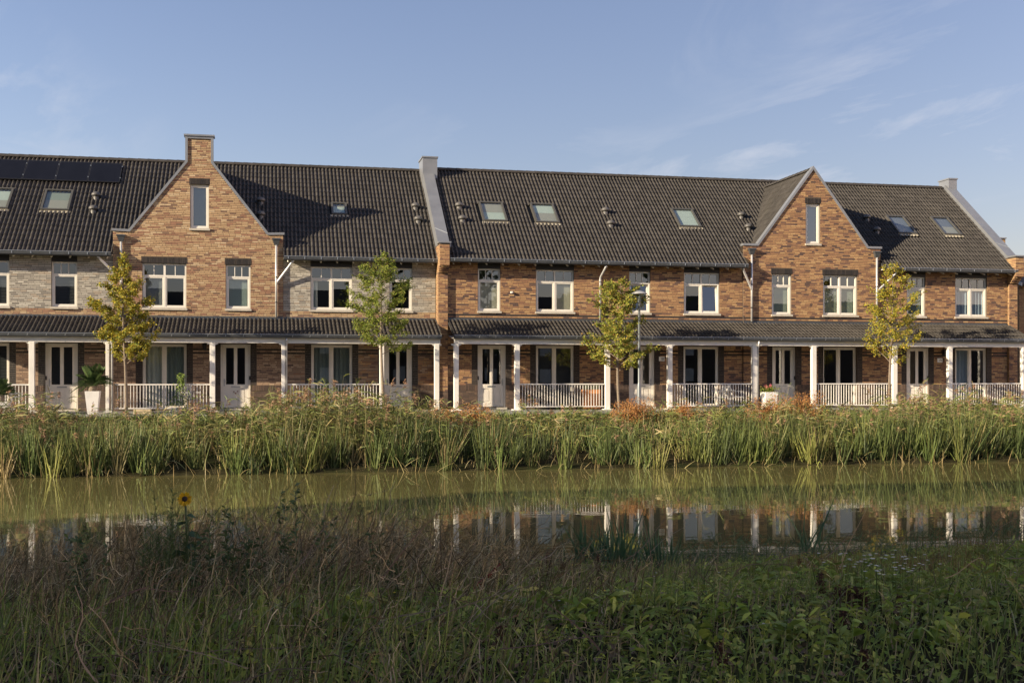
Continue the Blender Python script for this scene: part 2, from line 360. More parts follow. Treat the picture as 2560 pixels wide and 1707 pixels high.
for t in range(1):
    pr = [(.15*math.cos(math.pi*j/seg), .125*math.sin(math.pi*j/seg)-.05) for j in range(seg+1)]
    vs = [(-.02, y, z+.012) for y,z in pr]+[(.36, y*.94, z-.006) for y,z in pr]+[(-.02, y*.9, z*.85) for y,z in pr]
    n9 = seg+1
    _rm.add(vs, [(j,j+1,n9+j+1,n9+j) for j in range(seg)]+[(j+1,j,2*n9+j,2*n9+j+1) for j in range(seg)])
RIDGE_ME = _rm.mesh('ridge_tile', 'tile'); RIDGE_ME.shade_smooth(); RIDGE_ME.set_sharp_from_angle(angle=R(50))
def ridge(parent, A, B, step=0.36, tilt=0):
    A = Vector(A); B = Vector(B); d = (B-A); n = max(1, round(d.length/step)); dn = d.normalized()
    for i in range(n):
        o = bpy.data.objects.new('ridge_tile', RIDGE_ME); COL.objects.link(o); o.parent = parent
        o.location = A+d*(i/n)-Vector(WL[parent]); o.rotation_euler = (0, -0.02, math.atan2(dn.y, dn.x)); o.scale = (d.length/n/.36, 1, 1)

# ---------------------------------------------------------------- windows and doors
def bars(mb, xs, zs, x0, x1, z0, z1, y0, y1): pass
def pane(parent, x0, x1, z0, z1, y, tilt=0.0, name='pane'):
    if tilt:
        h = z1-z0; vs = [(x0,y,z0),(x1,y,z0),(x1,y+math.sin(tilt)*h,z0+math.cos(tilt)*h),(x0,y+math.sin(tilt)*h,z0+math.cos(tilt)*h)]
        m = MB().add(vs+[(a,b+.006,c) for a,b,c in vs], [(0,1,2,3)])
    else:
        e = .0012*random.uniform(-1,1)*(x1-x0); e2 = .0015*random.uniform(-1,1)
        vs = [(x0,y,z0),(x1,y+e,z0),(x1,y+e+e2,z1),(x0,y+e2,z1)]; m = MB().add(vs, [(0,1,2,3)])
    return m.build(name, 'glass', parent)
def blind(parent, kind, x0, x1, z0, z1, y):
    """what hangs behind a pane"""
    if not kind or kind == 'dark': return
    if kind == 'slats':
        m = MB(); n = int((z1-z0)/.05)
        for i in range(n):
            z = z0+(i+.5)*(z1-z0)/n; m.add([(x0,y,z-.018),(x1,y,z-.018),(x1,y+.03,z+.016),(x0,y+.03,z+.016)], [(0,1,2,3)])
        m.build('venetian_blind', 'blind_dark', parent); return
    if kind.startswith('curtain') or kind.startswith('drape'):
        w = x1-x0
        rngs = [(x0, x1)] if kind.startswith('curtain') else ([(x0, x0+w*.28)] if kind.endswith('L') else [(x1-w*.28, x1)])
        cm = {'curtain_t':'curtain_teal','curtain_w':'curtain_white','curtain_b':'curtain_blue'}.get(kind, 'curtain_white')
        for a, b in rngs:
            k = int((b-a)/.035)+2; m = MB(); ph = random.random()*6
            top = [(a+(b-a)*i/k, y+.03*math.sin(i*1.25+ph)+.015*math.sin(i*.43+ph), z1) for i in range(k+1)]
            bot = [(p[0], p[1]*1+.008*math.sin(i), z0) for i, p in enumerate(top)]
            m.add(top+bot, [(i,i+1,k+2+i,k+1+i) for i in range(k)]); m.build('curtain', cm, parent, smooth=True)
        return
    cm = 'blind_'+kind.split(':')[0]; fr = float(kind.split(':')[1]) if ':' in kind else 1.0
    zb = z1-(z1-z0)*fr
    MB().box(x0, x1, y, y+.01, zb, z1).build('roller_blind', cm, parent)
def win(parent, x0, x1, z0, z1, yf, mull=(), transom=None, tcols=(1,), contents=(), sill=True, m='white_paint', tilts=(), rec=0.07, sash=True, fw=.055):
    """frame set back in the wall; mull = inner mullion centres, transom = height of the bar, tcols panes per bay above it"""
    y = yf+rec; f = MB()
    f.box(x0, x0+fw, y, y+.07, z0, z1); f.box(x1-fw, x1, y, y+.07, z0, z1)
    f.box(x0+fw, x1-fw, y+.001, y+.071, z1-fw, z1); f.box(x0+fw, x1-fw, y+.001, y+.071, z0, z0+fw)
    ed = [x0+fw]+[e for c in mull for e in (c-.035, c+.035)]+[x1-fw]
    for c in mull: f.box(c-.035, c+.035, y+.002, y+.072, z0+fw, z1-fw)
    bays = [(ed[2*i], ed[2*i+1]) for i in range(len(mull)+1)]
    panes = []; ztop = z1-fw
    if transom:
        for (a, b), nc in zip(bays, tcols):
            f.box(a, b, y+.003, y+.073, transom-.03, transom+.03)
            st = (b-a)/nc
            for k in range(1, nc): f.box(a+k*st-.013, a+k*st+.013, y+.012, y+.05, transom+.03, z1-fw)
            for k in range(nc): panes.append((a+k*st+(.013 if k else 0), a+(k+1)*st-(.013 if k < nc-1 else 0), transom+.03, z1-fw, None, 0))
        ztop = transom-.03
    sb = .045 if sash else 0.0
    for i, (a, b) in enumerate(bays):
        t = tilts[i] if i < len(tilts) else 0; ct = contents[i] if i < len(contents) else None
        if t:
            h = ztop-z0-fw; s_ = math.sin(t); c_ = math.cos(t)
            def q(x, zz, d): return (x, y+.02+d*c_+s_*zz, z0+fw+c_*zz-d*s_*.3)
            for (xa, xb, za, zb) in ((a, a+.05, 0, h), (b-.05, b, 0, h), (a+.05, b-.05, 0, .05), (a+.05, b-.05, h-.05, h)):
                vs = [q(xa,za,0),q(xb,za,0),q(xb,zb,0),q(xa,zb,0),q(xa,za,.05),q(xb,za,.05),q(xb,zb,.05),q(xa,zb,.05)]
                f.add(vs, [(0,1,2,3),(7,6,5,4),(0,4,5,1),(1,5,6,2),(2,6,7,3),(3,7,4,0)])
            panes.append((a+.05, b-.05, z0+fw+.05, ztop-.05, ct, t))
        else:
            if sash:
                f.box(a, a+sb, y+.014, y+.06, z0+fw, ztop); f.box(b-sb, b, y+.014, y+.06, z0+fw, ztop)
                f.box(a+sb, b-sb, y+.015, y+.061, z0+fw, z0+fw+sb); f.box(a+sb, b-sb, y+.015, y+.061, ztop-sb, ztop)
            panes.append((a+sb, b-sb, z0+fw+sb, ztop-sb, ct, 0))
    w = f.build('window', m, parent)
    for (a, b, c, d, ct, t) in panes:
        pane(w, a, b, c, d, y+(.045 if not t else .05), t)
        if ct: blind(w, ct, a-.01, b+.01, c-.01, d+.01, y+.12+(.18 if t else 0))
    if sill:
        MB().box(x0-.04, x1+.04, yf-.06, yf+rec+.02, z0-.075, z0-.002).build('sill', 'stone_sill', w)
    return w
def door(parent, x0, x1, yf, z0, z1, contents=(None, None), handle='R', panelm='white_paint', bell=None, heart=False):
    y = yf+.05; f = MB(); fw = .07
    f.box(x0, x0+fw, y, y+.09, z0, z1); f.box(x1-fw, x1, y, y+.09, z0, z1); f.box(x0+fw, x1-fw, y+.001, y+.091, z1-.06, z1)
    a, b = x0+fw+.004, x1-fw-.004; yd = y+.02; zt = z1-.064
    st, mid, pz0, pz1 = .115, .12, 2.36, 3.67
    pw = (b-a-2*st-mid)/2; xs = [(a+st, a+st+pw), (b-st-pw, b-st)]
    f.box(a, a+st, yd, yd+.05, z0+.02, zt); f.box(b-st, b, yd, yd+.05, z0+.02, zt); f.box(xs[0][1], xs[1][0], yd+.001, yd+.05, pz0, pz1)
    f.box(a+st, b-st, yd+.001, yd+.051, pz1, zt)
    f.box(a+st, b-st, yd+.001, yd+.051, 2.20, pz0)                     # lock rail
    f.box(a+st, b-st, yd+.001, yd+.051, z0+.02, 1.68)
    f.box(xs[0][1]-.01, xs[1][0]+.01, yd+.001, yd+.05, 1.68, 2.20)
    for (p, q) in xs:
        f.box(p, q, yd+.022, yd+.046, 1.68, 2.20); f.box(p+.045, q-.045, yd+.006, yd+.03, 1.725, 2.155)
    d = f.build('door', panelm, parent)
    for (p, q), ct in zip(xs, contents):
        pane(d, p, q, pz0, pz1, yd+.025); blind(d, ct, p-.01, q+.01, pz0-.01, pz1+.01, yd+.10)
    cx = (a+b)/2
    MB().box(cx-.16, cx+.16, yd-.008, yd+.001, 2.25, 2.30).build('letter_slot', 'steel', d)
    hx = (b-.05) if handle == 'R' else (a+.05)
    h = MB(); h.box(hx-.018, hx+.018, yd-.008, yd, 2.30, 2.56); h.tube([(hx, yd-.006, 2.47),(hx, yd-.05, 2.47),(hx-.10 if handle=='R' else hx+.10, yd-.05, 2.47)], .010, 6)
    h.build('handle', 'steel', d)
    if bell:
        bx = x0+.02 if bell == 'L' else x1-.02
        MB().bbox(bx-.03, bx+.03, y-.03, y-.001, 2.52, 2.66, .008).build('doorbell', 'black_plastic', d)
    MB().box(x0-.03, x1+.03, yf-.10, yf+.12, z0-.075, z0-.003).build('threshold', 'stone_sill', d)
    if heart:
        for (hx, hz, s_) in ((cx-.06, 2.10, .03), (cx+.0, 2.04, .035), (cx+.07, 2.11, .028)):
            pts = []
            for k in range(20):
                t = 2*math.pi*k/20; pts.append((hx+s_*.9*math.sin(t)**3, hz+s_*(.75*math.cos(t)-.3*math.cos(2*t)-.12*math.cos(3*t))))
            MB().ext_y(pts, yd-.012, yd-.002).build('heart_ornament', 'red_paint', d)
    return d

# ---------------------------------------------------------------- house shell
Z0 = 1.30; ZEAVE = 6.95; ZP = 1.43                    # wall foot, eave, porch floor
RIDGE_DY = 4.80; RIDGE_Z = RZ0+TP*RIDGE_DY            # ridge line behind the facade plane
def wall_sheet(mb, x0, x1, zb, top, opens, y, th):
    """front and back faces of a wall with openings and reveals; top = list of (x, z) outline points"""
    def zt(x):
        for (a, za), (b, zb_) in zip(top, top[1:]):
            if a-1e-9 <= x <= b+1e-9 and b > a: return za+(zb_-za)*(x-a)/(b-a)
        return top[-1][1]
    xs = sorted(set([x0, x1]+[p[0] for p in top]+[e for o in opens for e in o[:2]]))
    xs = [x for x in xs if x0-1e-9 <= x <= x1+1e-9]
    for a, b in zip(xs, xs[1:]):
        if b-a < 1e-6: continue
        m_ = (a+b)/2; ob = sorted([(o[2], o[3]) for o in opens if o[0] < m_ < o[1]])
        za, zb_ = zt(a+1e-7), zt(b-1e-7); lo = zb; segs = []
        for c, d in ob: segs.append((lo, lo, c, c)); lo = d
        segs.append((lo, lo, za, zb_))
        for p, q, r_, s_ in segs:
            if r_-p < 1e-5 and s_-q < 1e-5: continue
            for yy in (y, y+th): mb.add([(a,yy,p),(b,yy,q),(b,yy,s_),(a,yy,r_)], [(0,1,2,3)])
    for (a, b, c, d) in opens:
        mb.add([(a,y,c),(b,y,c),(b,y,d),(a,y,d),(a,y+th,c),(b,y+th,c),(b,y+th,d),(a,y+th,d)], [(0,1,5,4),(1,2,6,5),(2,3,7,6),(3,0,4,7)])
def coping(outer, t, y0, y1):
    """zinc strip following an outline: outer polyline (x,z), offset inwards by t"""
    P = [Vector((p[0], p[1])) for p in outer]; inner = []
    for i, p in enumerate(P):
        ds = []
        if i > 0: ds.append((P[i]-P[i-1]).normalized())
        if i < len(P)-1: ds.append((P[i+1]-P[i]).normalized())
        ns = [Vector((d.y, -d.x)) for d in ds]
        if len(ns) == 2:
            b = (ns[0]+ns[1]).normalized(); inner.append(p+b*(t/max(.35, b.dot(ns[0]))))
        else: inner.append(p+ns[0]*t)
    m = MB()
    for i in range(len(P)-1):
        q = [P[i], P[i+1], inner[i+1], inner[i]]
        vs = [(v.x, y0, v.y) for v in q]+[(v.x, y1, v.y) for v in q]
        m.add(vs, [(0,1,2,3),(7,6,5,4),(0,4,5,1),(3,2,6,7)]+([(0,3,7,4)] if i == 0 else [])+([(1,5,6,2)] if i == len(P)-2 else []))
    return m
def digits(mb, txt, x, z, y, h):
    segs = {'0':'abcdef','1':'bc','2':'abged','4':'fgbc','6':'afgedc','8':'abcdefg'}; w = h*.5; t = h*.14
    for ch in txt:
        for s_ in segs[ch]:
            bx = {'a':(x,x+w,z+h-t,z+h),'g':(x,x+w,z+h/2-t/2,z+h/2+t/2),'d':(x,x+w,z,z+t),'f':(x,x+t,z+h/2,z+h),'e':(x,x+t,z,z+h/2),'b':(x+w-t,x+w,z+h/2,z+h),'c':(x+w-t,x+w,z,z+h/2)}[s_]
            mb.box(bx[0], bx[1], y-.003*(1+'abcdefg'.index(s_)*.1), y, bx[2], bx[3])
        x += w*1.45

def terrace(cfg):
    x0, x1, yf = cfg['x']; yf = float(yf); gab = cfg.get('gable'); yw = yf-.06 if gab else yf
    H = thing('terraced_house', ((x0+x1)/2, yf, Z0), cfg['label'], 'house', 'terraced houses in the brick row')
    opens_u = [(a, b, 5.07, 6.65) for a, b, *_ in cfg['up']]
    opens_g = [(a, b, 1.50, 3.80) for a, b, *_ in cfg['ground']]+[(cfg['door'][0], cfg['door'][1], 1.50, 3.80)]
    opens = opens_u+opens_g; gw = cfg.get('gwin')
    if gw: opens.append(gw)
    # ---- wall outline
    if gab:
        c = gab['c']; outer = [(c+a, b) for a, b in gab['outer']]; ti = .10
        ins = []
        for a, b in gab['outer']: ins.append((c+a*(1 if abs(a) > 2.6 else (abs(a)-.05)/abs(a) if a else 0), b-(.03 if abs(a) > 1 else .06)))
        top = [(x0, ins[0][1])]+[(p[0]+1e-4*i, p[1]) for i, p in enumerate(ins[1:-1])]+[(x1, ins[-1][1])]
    else: top = [(x0, ZEAVE+.2), (x1, ZEAVE+.2)]
    w = MB(); wall_sheet(w, x0, x1, Z0, top, opens, yw, .30)
    yb = yf+2*RIDGE_DY                                   # back wall, ends and dark rooms behind the windows
    w.box(x0+.01, x1-.01, yb-.3, yb, Z0, 7.0)
    for xe, e in ((x0, cfg.get('end') == 'L'), (x1, cfg.get('end') == 'R')):
        ys, ye = yf+.30, yb-.3; xa, xb = (xe, xe+.12) if xe == x0 else (xe-.12, xe)
        pts = [(ys, Z0), (ye, Z0), (ye, 7.0), (yf+RIDGE_DY, RIDGE_Z-.25), (ys, RZ0+TP*.3-.25)]
        w.ext_x(pts, xa, xb)
    w.box(x0+.12, x1-.12, yf+.30, yb-.3, 4.25, 4.55); w.box(x0+.12, x1-.12, yf+.30, yb-.3, 6.98, 7.06); w.box(x0+.12, x1-.12, yf+.3, yb-.3, Z0, 1.48)
    w.box(x0+.12, x1-.12, yf+4.2, yf+4.3, 1.48, 4.25); w.box(x0+.12, x1-.12, yf+4.2, yf+4.3, 4.55, 6.98)
    wall = w.build('wall', 'mortar_pale' if cfg['pal'] == 'grey' else 'mortar', H)
    room = MB()
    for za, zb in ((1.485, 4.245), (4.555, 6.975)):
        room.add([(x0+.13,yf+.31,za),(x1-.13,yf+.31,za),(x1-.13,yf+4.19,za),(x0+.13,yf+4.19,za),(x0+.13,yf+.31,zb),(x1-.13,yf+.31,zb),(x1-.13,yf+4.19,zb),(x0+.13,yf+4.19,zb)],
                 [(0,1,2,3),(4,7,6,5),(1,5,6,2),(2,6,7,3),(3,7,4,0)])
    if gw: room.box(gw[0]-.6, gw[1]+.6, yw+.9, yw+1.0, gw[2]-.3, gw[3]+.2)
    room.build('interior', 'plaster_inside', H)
    # ---- brickwork
    flank = [(a-.22, a) for a, b, *_ in opens_g]+[(b, b+.22) for a, b, *_ in opens_g]
    right = yf < .2
    def palfn(xc, zc, n):
        low = pick('orange' if right else 'brown', n)
        up = pick(cfg['pal'], n); c = np.where((zc > (4.3 if right else 4.98))[:,None], up, low)
        if not right and cfg['pal'] == 'grey': c = np.where(((zc > 4.3) & (zc < 4.99))[:,None], pick('yellow', n), c)
        if not right and cfg['pal'] == 'yellow': c = np.where((zc > 4.3)[:,None], up, c)
        if not right:
            fade = np.clip((xc+8.4)/5.5, 0, 1)               # the ground floor bricks get warmer towards the pier
            c = np.where(((zc < 4.3) & (rng.random(n) < fade*.7))[:,None], pick('orange', n), c)
        dark = pick('dark', n); inb = np.zeros(n, bool)
        for a, b in flank: inb |= (xc > a) & (xc < b) & (zc > 2.33) & (zc < 3.8)
        inb |= (np.abs(zc-3.50) < .032) | (np.abs(zc-3.625) < .032)
        if right: inb |= (np.abs(zc-4.81) < .032) | (np.abs(zc-4.935) < .032)
        c = np.where(inb[:,None], dark, c)
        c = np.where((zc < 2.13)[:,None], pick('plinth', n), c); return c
    if gab:
        def spans(zb):
            zb = zb+.0
            if zb <= ins[0][1]: return [(x0, x1)]
            xl = xr = None
            for (a, za), (b, zb_) in zip(ins, ins[1:]):
                if zb_ > za+1e-6 and za <= zb <= zb_: xl = a+(b-a)*(zb-za)/(zb_-za)
                if zb_ < za-1e-6 and zb_ <= zb <= za: xr = a+(b-a)*(zb-za)/(zb_-za)
            if xl is None or xr is None or xr-xl < .06: return []
            return [(xl, xr)]
    else: spans = None
    lint = []
    if gab: lint = [(a-.03, b+.03, 6.651, 6.87) for a, b, *_ in cfg['up']]+[(gw[0]-.03, gw[1]+.03, gw[3], gw[3]+.215)]
    panels = [(a, b, 6.65, 6.95) for a, b, *_ in cfg['up']] if not gab else []
    B = Bricks(); skip = opens+lint+panels
    n0 = int((2.13-Z0)/COURSE)
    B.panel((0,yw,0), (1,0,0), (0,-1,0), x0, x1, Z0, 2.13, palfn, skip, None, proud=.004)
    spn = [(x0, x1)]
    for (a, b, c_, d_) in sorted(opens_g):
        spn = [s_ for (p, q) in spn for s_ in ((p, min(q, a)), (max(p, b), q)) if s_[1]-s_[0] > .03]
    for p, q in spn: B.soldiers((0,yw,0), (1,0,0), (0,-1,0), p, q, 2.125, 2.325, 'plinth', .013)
    B.panel((0,yw,0), (1,0,0), (0,-1,0), x0, x1, 2.335, 11.3 if gab else 6.98, palfn, skip, spans, splits=[(e, 2.33, 3.8) for f_ in flank for e in f_])
    for (a, b, c_, d_) in lint: B.soldiers((0,yw,0), (1,0,0), (0,-1,0), a, b, c_+.006, d_-.006, 'dark', .012)
    if gab:                                              # narrow returns of the gable that stands a little forward
        for xe, nx in ((x0, -1), (x1, 1)): MB().box(xe-(.004 if nx > 0 else 0), xe+(.004 if nx < 0 else 0), yw+.002, yf, 4.7, 7.6).build('gable_return', 'mortar', H)
    if cfg.get('end') == 'L':
        B.panel((x0,yf,0), (0,1,0), (-1,0,0), .02, 2*RIDGE_DY, Z0, 6.95, lambda a, b, n: pick(cfg['pal'], n))
    B.build('brickwork', wall)
    for (a, b, c_, d_) in panels: MB().box(a, b, yf-.012, yf+.08, c_+.002, d_+.05).build('lintel_board', 'dark_board', H)
    # ---- windows, door
    for (a, b, ct, ti_) in cfg['up']:
        wide = b-a > 1.1
        win(H, a+.003, b-.003, 5.072, 6.648, yw, mull=((a+b)/2,) if wide else (), transom=6.21, tcols=(2, 2) if wide else (3,), contents=ct, tilts=ti_, m='white_paint')
    for (a, b, ct) in cfg['ground']:
        win(H, a+.003, b-.003, 1.502, 3.798, yf, mull=((a+b)/2-.02,), contents=ct, sill=False, m='cream_paint', fw=.05, sash=True)
    if gw: win(H, gw[0]+.003, gw[1]-.003, gw[2]+.002, gw[3]-.002, yw, contents=(cfg['gwc'],), m='white_paint')
    dr = cfg['door']; door(H, dr[0]+.003, dr[1]-.003, yf, 1.502, 3.798, dr[2], dr[3], 'cream_paint', bell=dr[4], heart=cfg.get('heart', False))
    # ---- main roof
    deck = MB(); t_ = .05
    def rz(y): return RZ0+TP*(y-yf)
    ya, yc = yf-.40, yf+RIDGE_DY
    prof = [(ya, rz(ya)-.03), (yc, rz(yc)-.03), (yf+2*RIDGE_DY+.4, rz(ya)-.03), (yf+2*RIDGE_DY+.4, rz(ya)-.15), (yc, rz(yc)-.18), (ya, rz(ya)-.12)]
    if not gab: deck.ext_x(prof, x0, x1)
    else:
        prof2 = [(yf+.25, rz(yf+.25)-.03)]+prof[1:5]+[(yf+.25, rz(yf+.25)-.15)]; deck.ext_x(prof2, x0, x1)
    roof = deck.build('roof', 'roof_deck', H)
    skies = cfg.get('sky', []); hole = [(a-.04, b+.04, c_-.05, d_+.03) for a, b, c_, d_, *_ in skies]
    wt = x1-x0; ncol = math.ceil(wt/.30-.02); du = wt/ncol; xs0 = x0
    def keep(p, c_, r_):
        for a, b, c0, d0 in hole:
            if a < p[0] < b and c0 < p[1] < d0: return False
        if gab:
            zg = gab['ztop']-gab['k']*abs(p[0]-gab['c'])
            if p[2] < zg-.10: return False
            if p[1] < yf+.28: return False
        return True
    L = (RIDGE_DY+.42)/math.cos(PHI); nrow = 20; g = L/nrow
    u = (1,0,0); v = (0, math.cos(PHI), math.sin(PHI)); n_ = (0, -math.sin(PHI), math.cos(PHI))
    bud_p = 5*ncol; made = lay(roof, (xs0, yf-.42, rz(yf-.42)), u, v, n_, ncol, nrow, g, keep, 300-bud_p-(0 if not gab else 60), du=du)
    # back slope, plain deck with the same tiles is out of sight
    ridge(roof, (x0, yc, RIDGE_Z+.03), (x1, yc, RIDGE_Z+.03))
    if gab:                                              # cross roof behind the gable
        c = gab['c']; zt = gab['ztop']; k = gab['k']; al = math.atan(k); yi = yf+(zt-RZ0)/TP
        dk = MB(); e = 2.9
        for s_ in (-1, 1):
            def yv(dx): return yf+max(.2, (zt-k*dx-RZ0)/TP)
            vs = [(c, yw+.2, zt-.05), (c+s_*2.35, yw+.2, zt-k*2.35-.05), (c+s_*2.35, yv(2.35)+.25, zt-k*2.35-.05), (c, yi+.25, zt-.05)]
            dk.add(vs+[(a, b_, z-.08) for a, b_, z in vs], [(0,1,2,3),(7,6,5,4),(0,4,5,1),(1,5,6,2),(2,6,7,3),(3,7,4,0)])
        cr = dk.build('cross_roof', 'roof_deck', H)
        nr = int(2.5/math.cos(al)/.333)+1; budget = 60
        for s_ in (-1, 1):
            vv = (-s_*math.cos(al), 0, math.sin(al)); nn = (s_*math.sin(al), 0, math.cos(al)); uu = (0, s_, 0)
            ncx = int((yi-yf)/.30)+1
            O = np.array([c, yw+.22 if s_ > 0 else yw+.22+ncx*.30, zt])-np.array(vv)*nr*.333
            def keep2(p, c_, r_):
                return p[2] > RZ0+TP*(p[1]-yf)-.02 and p[2] > 7.75
            lay(cr, O, uu, vv, nn, ncx, nr, .333, keep2, 30)
        ridge(cr, (c, yw+.2, zt+.03), (c, yi+.05, zt+.03))
        coping(outer, .085, yw-.05, yw+.24).build('gable_coping', 'zinc', H)
        if gab.get('cap'):
            z_ = gab['outer'][3][1]; MB().box(c-.53, c+.53, yw-.09, yw+.34, z_-.0, z_+.06).build('chimney_cap', 'zinc', H)
    # ---- gutter with straps and rafter feet
    if not gab:
        ga, gb = cfg.get('gut', (x0, x1)); gt = MB(); gz = 6.955
        P = [(-.36,gz),(-.36,gz-.10),(-.40,gz-.135),(-.50,gz-.135),(-.53,gz-.10),(-.545,gz),(-.535,gz),(-.52,gz-.095),(-.495,gz-.125),(-.40,gz-.125),(-.37,gz-.095),(-.37,gz)]
        gt.ext_x([(yf+a, b) for a, b in P], ga, gb)
        gut = gt.build('gutter', 'gutter_zinc', H)
        MB().tube([(ga, yf-.548, gz), (gb, yf-.548, gz)], .011, 8).build('gutter_rim', 'gutter_rim', gut)
        MB().box(x0, x1, yf-.36, yf-.02, 6.885, 6.915).build('soffit', 'cream_paint', H)
        nb = int((gb-ga)/.6); sm = MB().box(-.012, .012, -.552, -.545, gz-.09, gz+.01).mesh('gutter_strap', 'gutter_rim')
        rf = MB().tube([(0, -.06, 6.86), (0, -.24, 6.80), (0, -.32, 6.775)], [.032, .032, .026], 8).mesh('rafter_foot', 'white_paint', smooth=True)
        for i in range(nb+1):
            xx = ga+.15+(gb-ga-.3)*i/nb
            for nm, me, par in (('gutter_strap', sm, gut), ('rafter_foot', rf, H)):
                o = bpy.data.objects.new(nm, me); COL.objects.link(o); o.parent = par; o.location = (xx-WL[H][0], yf-WL[H][1], -WL[H][2])
    # ---- skylights, vents, solar panels
    def on(x, y, h=0): return (x, y-h*math.sin(PHI), rz(y)+h*math.cos(PHI))
    for (a, b, c_, d_, tone) in skies:
        f = MB(); wv = .075
        for (p, q, r_, s_) in ((a, a+wv, c_, d_), (b-wv, b, c_, d_), (a+wv, b-wv, c_, c_+wv*.78), (a+wv, b-wv, d_-wv*.78, d_)):
            vs = [on(p,r_,-.02),on(q,r_,-.02),on(q,s_,-.02),on(p,s_,-.02),on(p,r_,.11),on(q,r_,.11),on(q,s_,.11),on(p,s_,.11)]
            f.add(vs, [(0,3,2,1),(4,5,6,7),(0,1,5,4),(1,2,6,5),(2,3,7,6),(3,0,4,7)])
        sk = f.build('skylight', 'skylight_frame', H)
        MB().add([on(a+wv,c_+.06,.08),on(b-wv,c_+.06,.08),on(b-wv,d_-.06,.08),on(a+wv,d_-.06,.08)], [(0,1,2,3)]).build('pane', 'glass', sk)
        mid = c_+.06+(d_-c_-.12)*tone[2]
        MB().add([on(a+wv,c_+.06,.03),on(b-wv,c_+.06,.03),on(b-wv,mid,.03),on(a+wv,mid,.03)], [(0,1,2,3)]).build('lower_blind', tone[0], sk)
        MB().add([on(a+wv,mid+.002,.031),on(b-wv,mid+.002,.031),on(b-wv,d_-.06,.031),on(a+wv,d_-.06,.031)], [(0,1,2,3)]).build('upper_blind', tone[1], sk)
        ap = MB(); na = int((b-a+.1)/.03)
        rowp = [[on(a-.05+(b-a+.1)*i/na, yy, (.055+.018*math.cos((a-.05+(b-a+.1)*i/na-xs0)*2*math.pi/.15-.6)) if yy < c_-.02 else .06) for i in range(na+1)] for yy in (c_-.12, c_-.055, c_+.0)]
        ap.add(rowp[0]+rowp[1]+rowp[2], [(j*(na+1)+i, j*(na+1)+i+1, (j+1)*(na+1)+i+1, (j+1)*(na+1)+i) for j in range(2) for i in range(na)])
        ap.build('flashing_apron', 'apron', sk)
    for (vx, vy) in cfg.get('vents', []):
        m = MB(); c0 = (vx, vy, rz(vy))
        m.lathe([(.10,-.08),(.10,.09),(.085,.11),(.09,.125),(.145,.13),(.165,.155),(.165,.19),(.145,.23),(.105,.265),(.055,.285),(0.002,.29)], c0, 18); m.build('roof_vent', 'vent', H, smooth=True)
    for (a, b, c_, d_) in cfg.get('solar', []):
        f = MB(); vs = [on(a,c_,.10),on(b,c_,.10),on(b,d_,.10),on(a,d_,.10),on(a,c_,.14),on(b,c_,.14),on(b,d_,.14),on(a,d_,.14)]
        f.add(vs, [(0,3,2,1),(0,1,5,4),(1,2,6,5),(2,3,7,6),(3,0,4,7),(4,5,6,7)]); sp = f.build('solar_panel', 'solar_frame', H)
        e = .018; MB().add([on(a+e,c_+e,.1425),on(b-e,c_+e,.1425),on(b-e,d_-e,.1425),on(a+e,d_-e,.1425)], [(0,1,2,3)]).build('cell_sheet', 'solar', sp)
        for yy in (c_+.25, d_-.2):
            p = on(b+.008, yy, .145); MB().box(p[0]-.02, p[0]+.02, p[1]-.03, p[1]+.03, p[2]-.02, p[2]+.012).build('clamp', 'steel', sp)
        for yy in (c_+.3, d_-.3):
            p, q = on(a, yy, .05), on(b, yy, .05); MB().tube([p, q], .03, 6).build('rail', 'steel', sp)
    # ---- downpipes
    for pts, hop in cfg.get('pipes', []):
        dp = MB().tube(pts, .042, 10).build('downpipe', 'pipe_zinc', H, smooth=True)
        for z in (6.2, 5.3):
            x_, y_ = pts[-1][0], pts[-1][1]; MB().tube([(x_,y_,z),(x_,y_,z+.04)], .050, 10).build('pipe_clip', 'gutter_zinc', dp)
        if hop:
            x_, y_, z_ = hop; h = MB()
            h.add([(x_-.13,y_-.12,z_),(x_+.13,y_-.12,z_),(x_+.13,y_+.07,z_),(x_-.13,y_+.07,z_),(x_-.07,y_-.07,z_-.20),(x_+.07,y_-.07,z_-.20),(x_+.07,y_+.05,z_-.20),(x_-.07,y_+.05,z_-.20)],
                  [(0,1,2,3),(0,4,5,1),(1,5,6,2),(2,6,7,3),(3,7,4,0),(4,7,6,5)]); h.box(x_-.15, x_+.15, y_-.14, y_+.07, z_, z_+.045)
            h.build('rain_hopper', 'gutter_zinc', dp)
    # ---- porch
    pyo = yf-1.30; pa, pb = cfg.get('porch', (x0, x1)); pp = math.atan2(.60, 1.42); v2 = (0, math.cos(pp), math.sin(pp)); n2_ = (0, -math.sin(pp), math.cos(pp))
    pd = MB(); pz = lambda y: 4.12+(y-(yf-1.42))*math.tan(pp)
    pd.ext_x([(yf-1.42, pz(yf-1.42)-.03), (yf-.0, pz(yf)-.03), (yf-.0, pz(yf)-.10), (yf-1.42, pz(yf-1.42)-.09)], pa, pb)
    pr_ = pd.build('porch_roof', 'roof_deck', H)
    ncp = math.ceil((pb-pa)/.30-.02); g2 = 1.50/math.cos(pp)/5*.985
    lay(pr_, (pa, yf-1.46, pz(yf-1.46)), (1,0,0), v2, n2_, ncp, 5, g2, lambda *a: True, 400, du=(pb-pa)/ncp)
    MB().box(pa, pb, yw-.035, yw-.012, 4.70, 4.80).build('lead_flashing', 'gutter_zinc', pr_)
    gz = 4.11; gt = MB(); P = [(-1.40,gz),(-1.40,gz-.09),(-1.43,gz-.12),(-1.52,gz-.12),(-1.55,gz-.09),(-1.565,gz),(-1.555,gz),(-1.54,gz-.085),(-1.515,gz-.11),(-1.435,gz-.11),(-1.41,gz-.085),(-1.41,gz)]
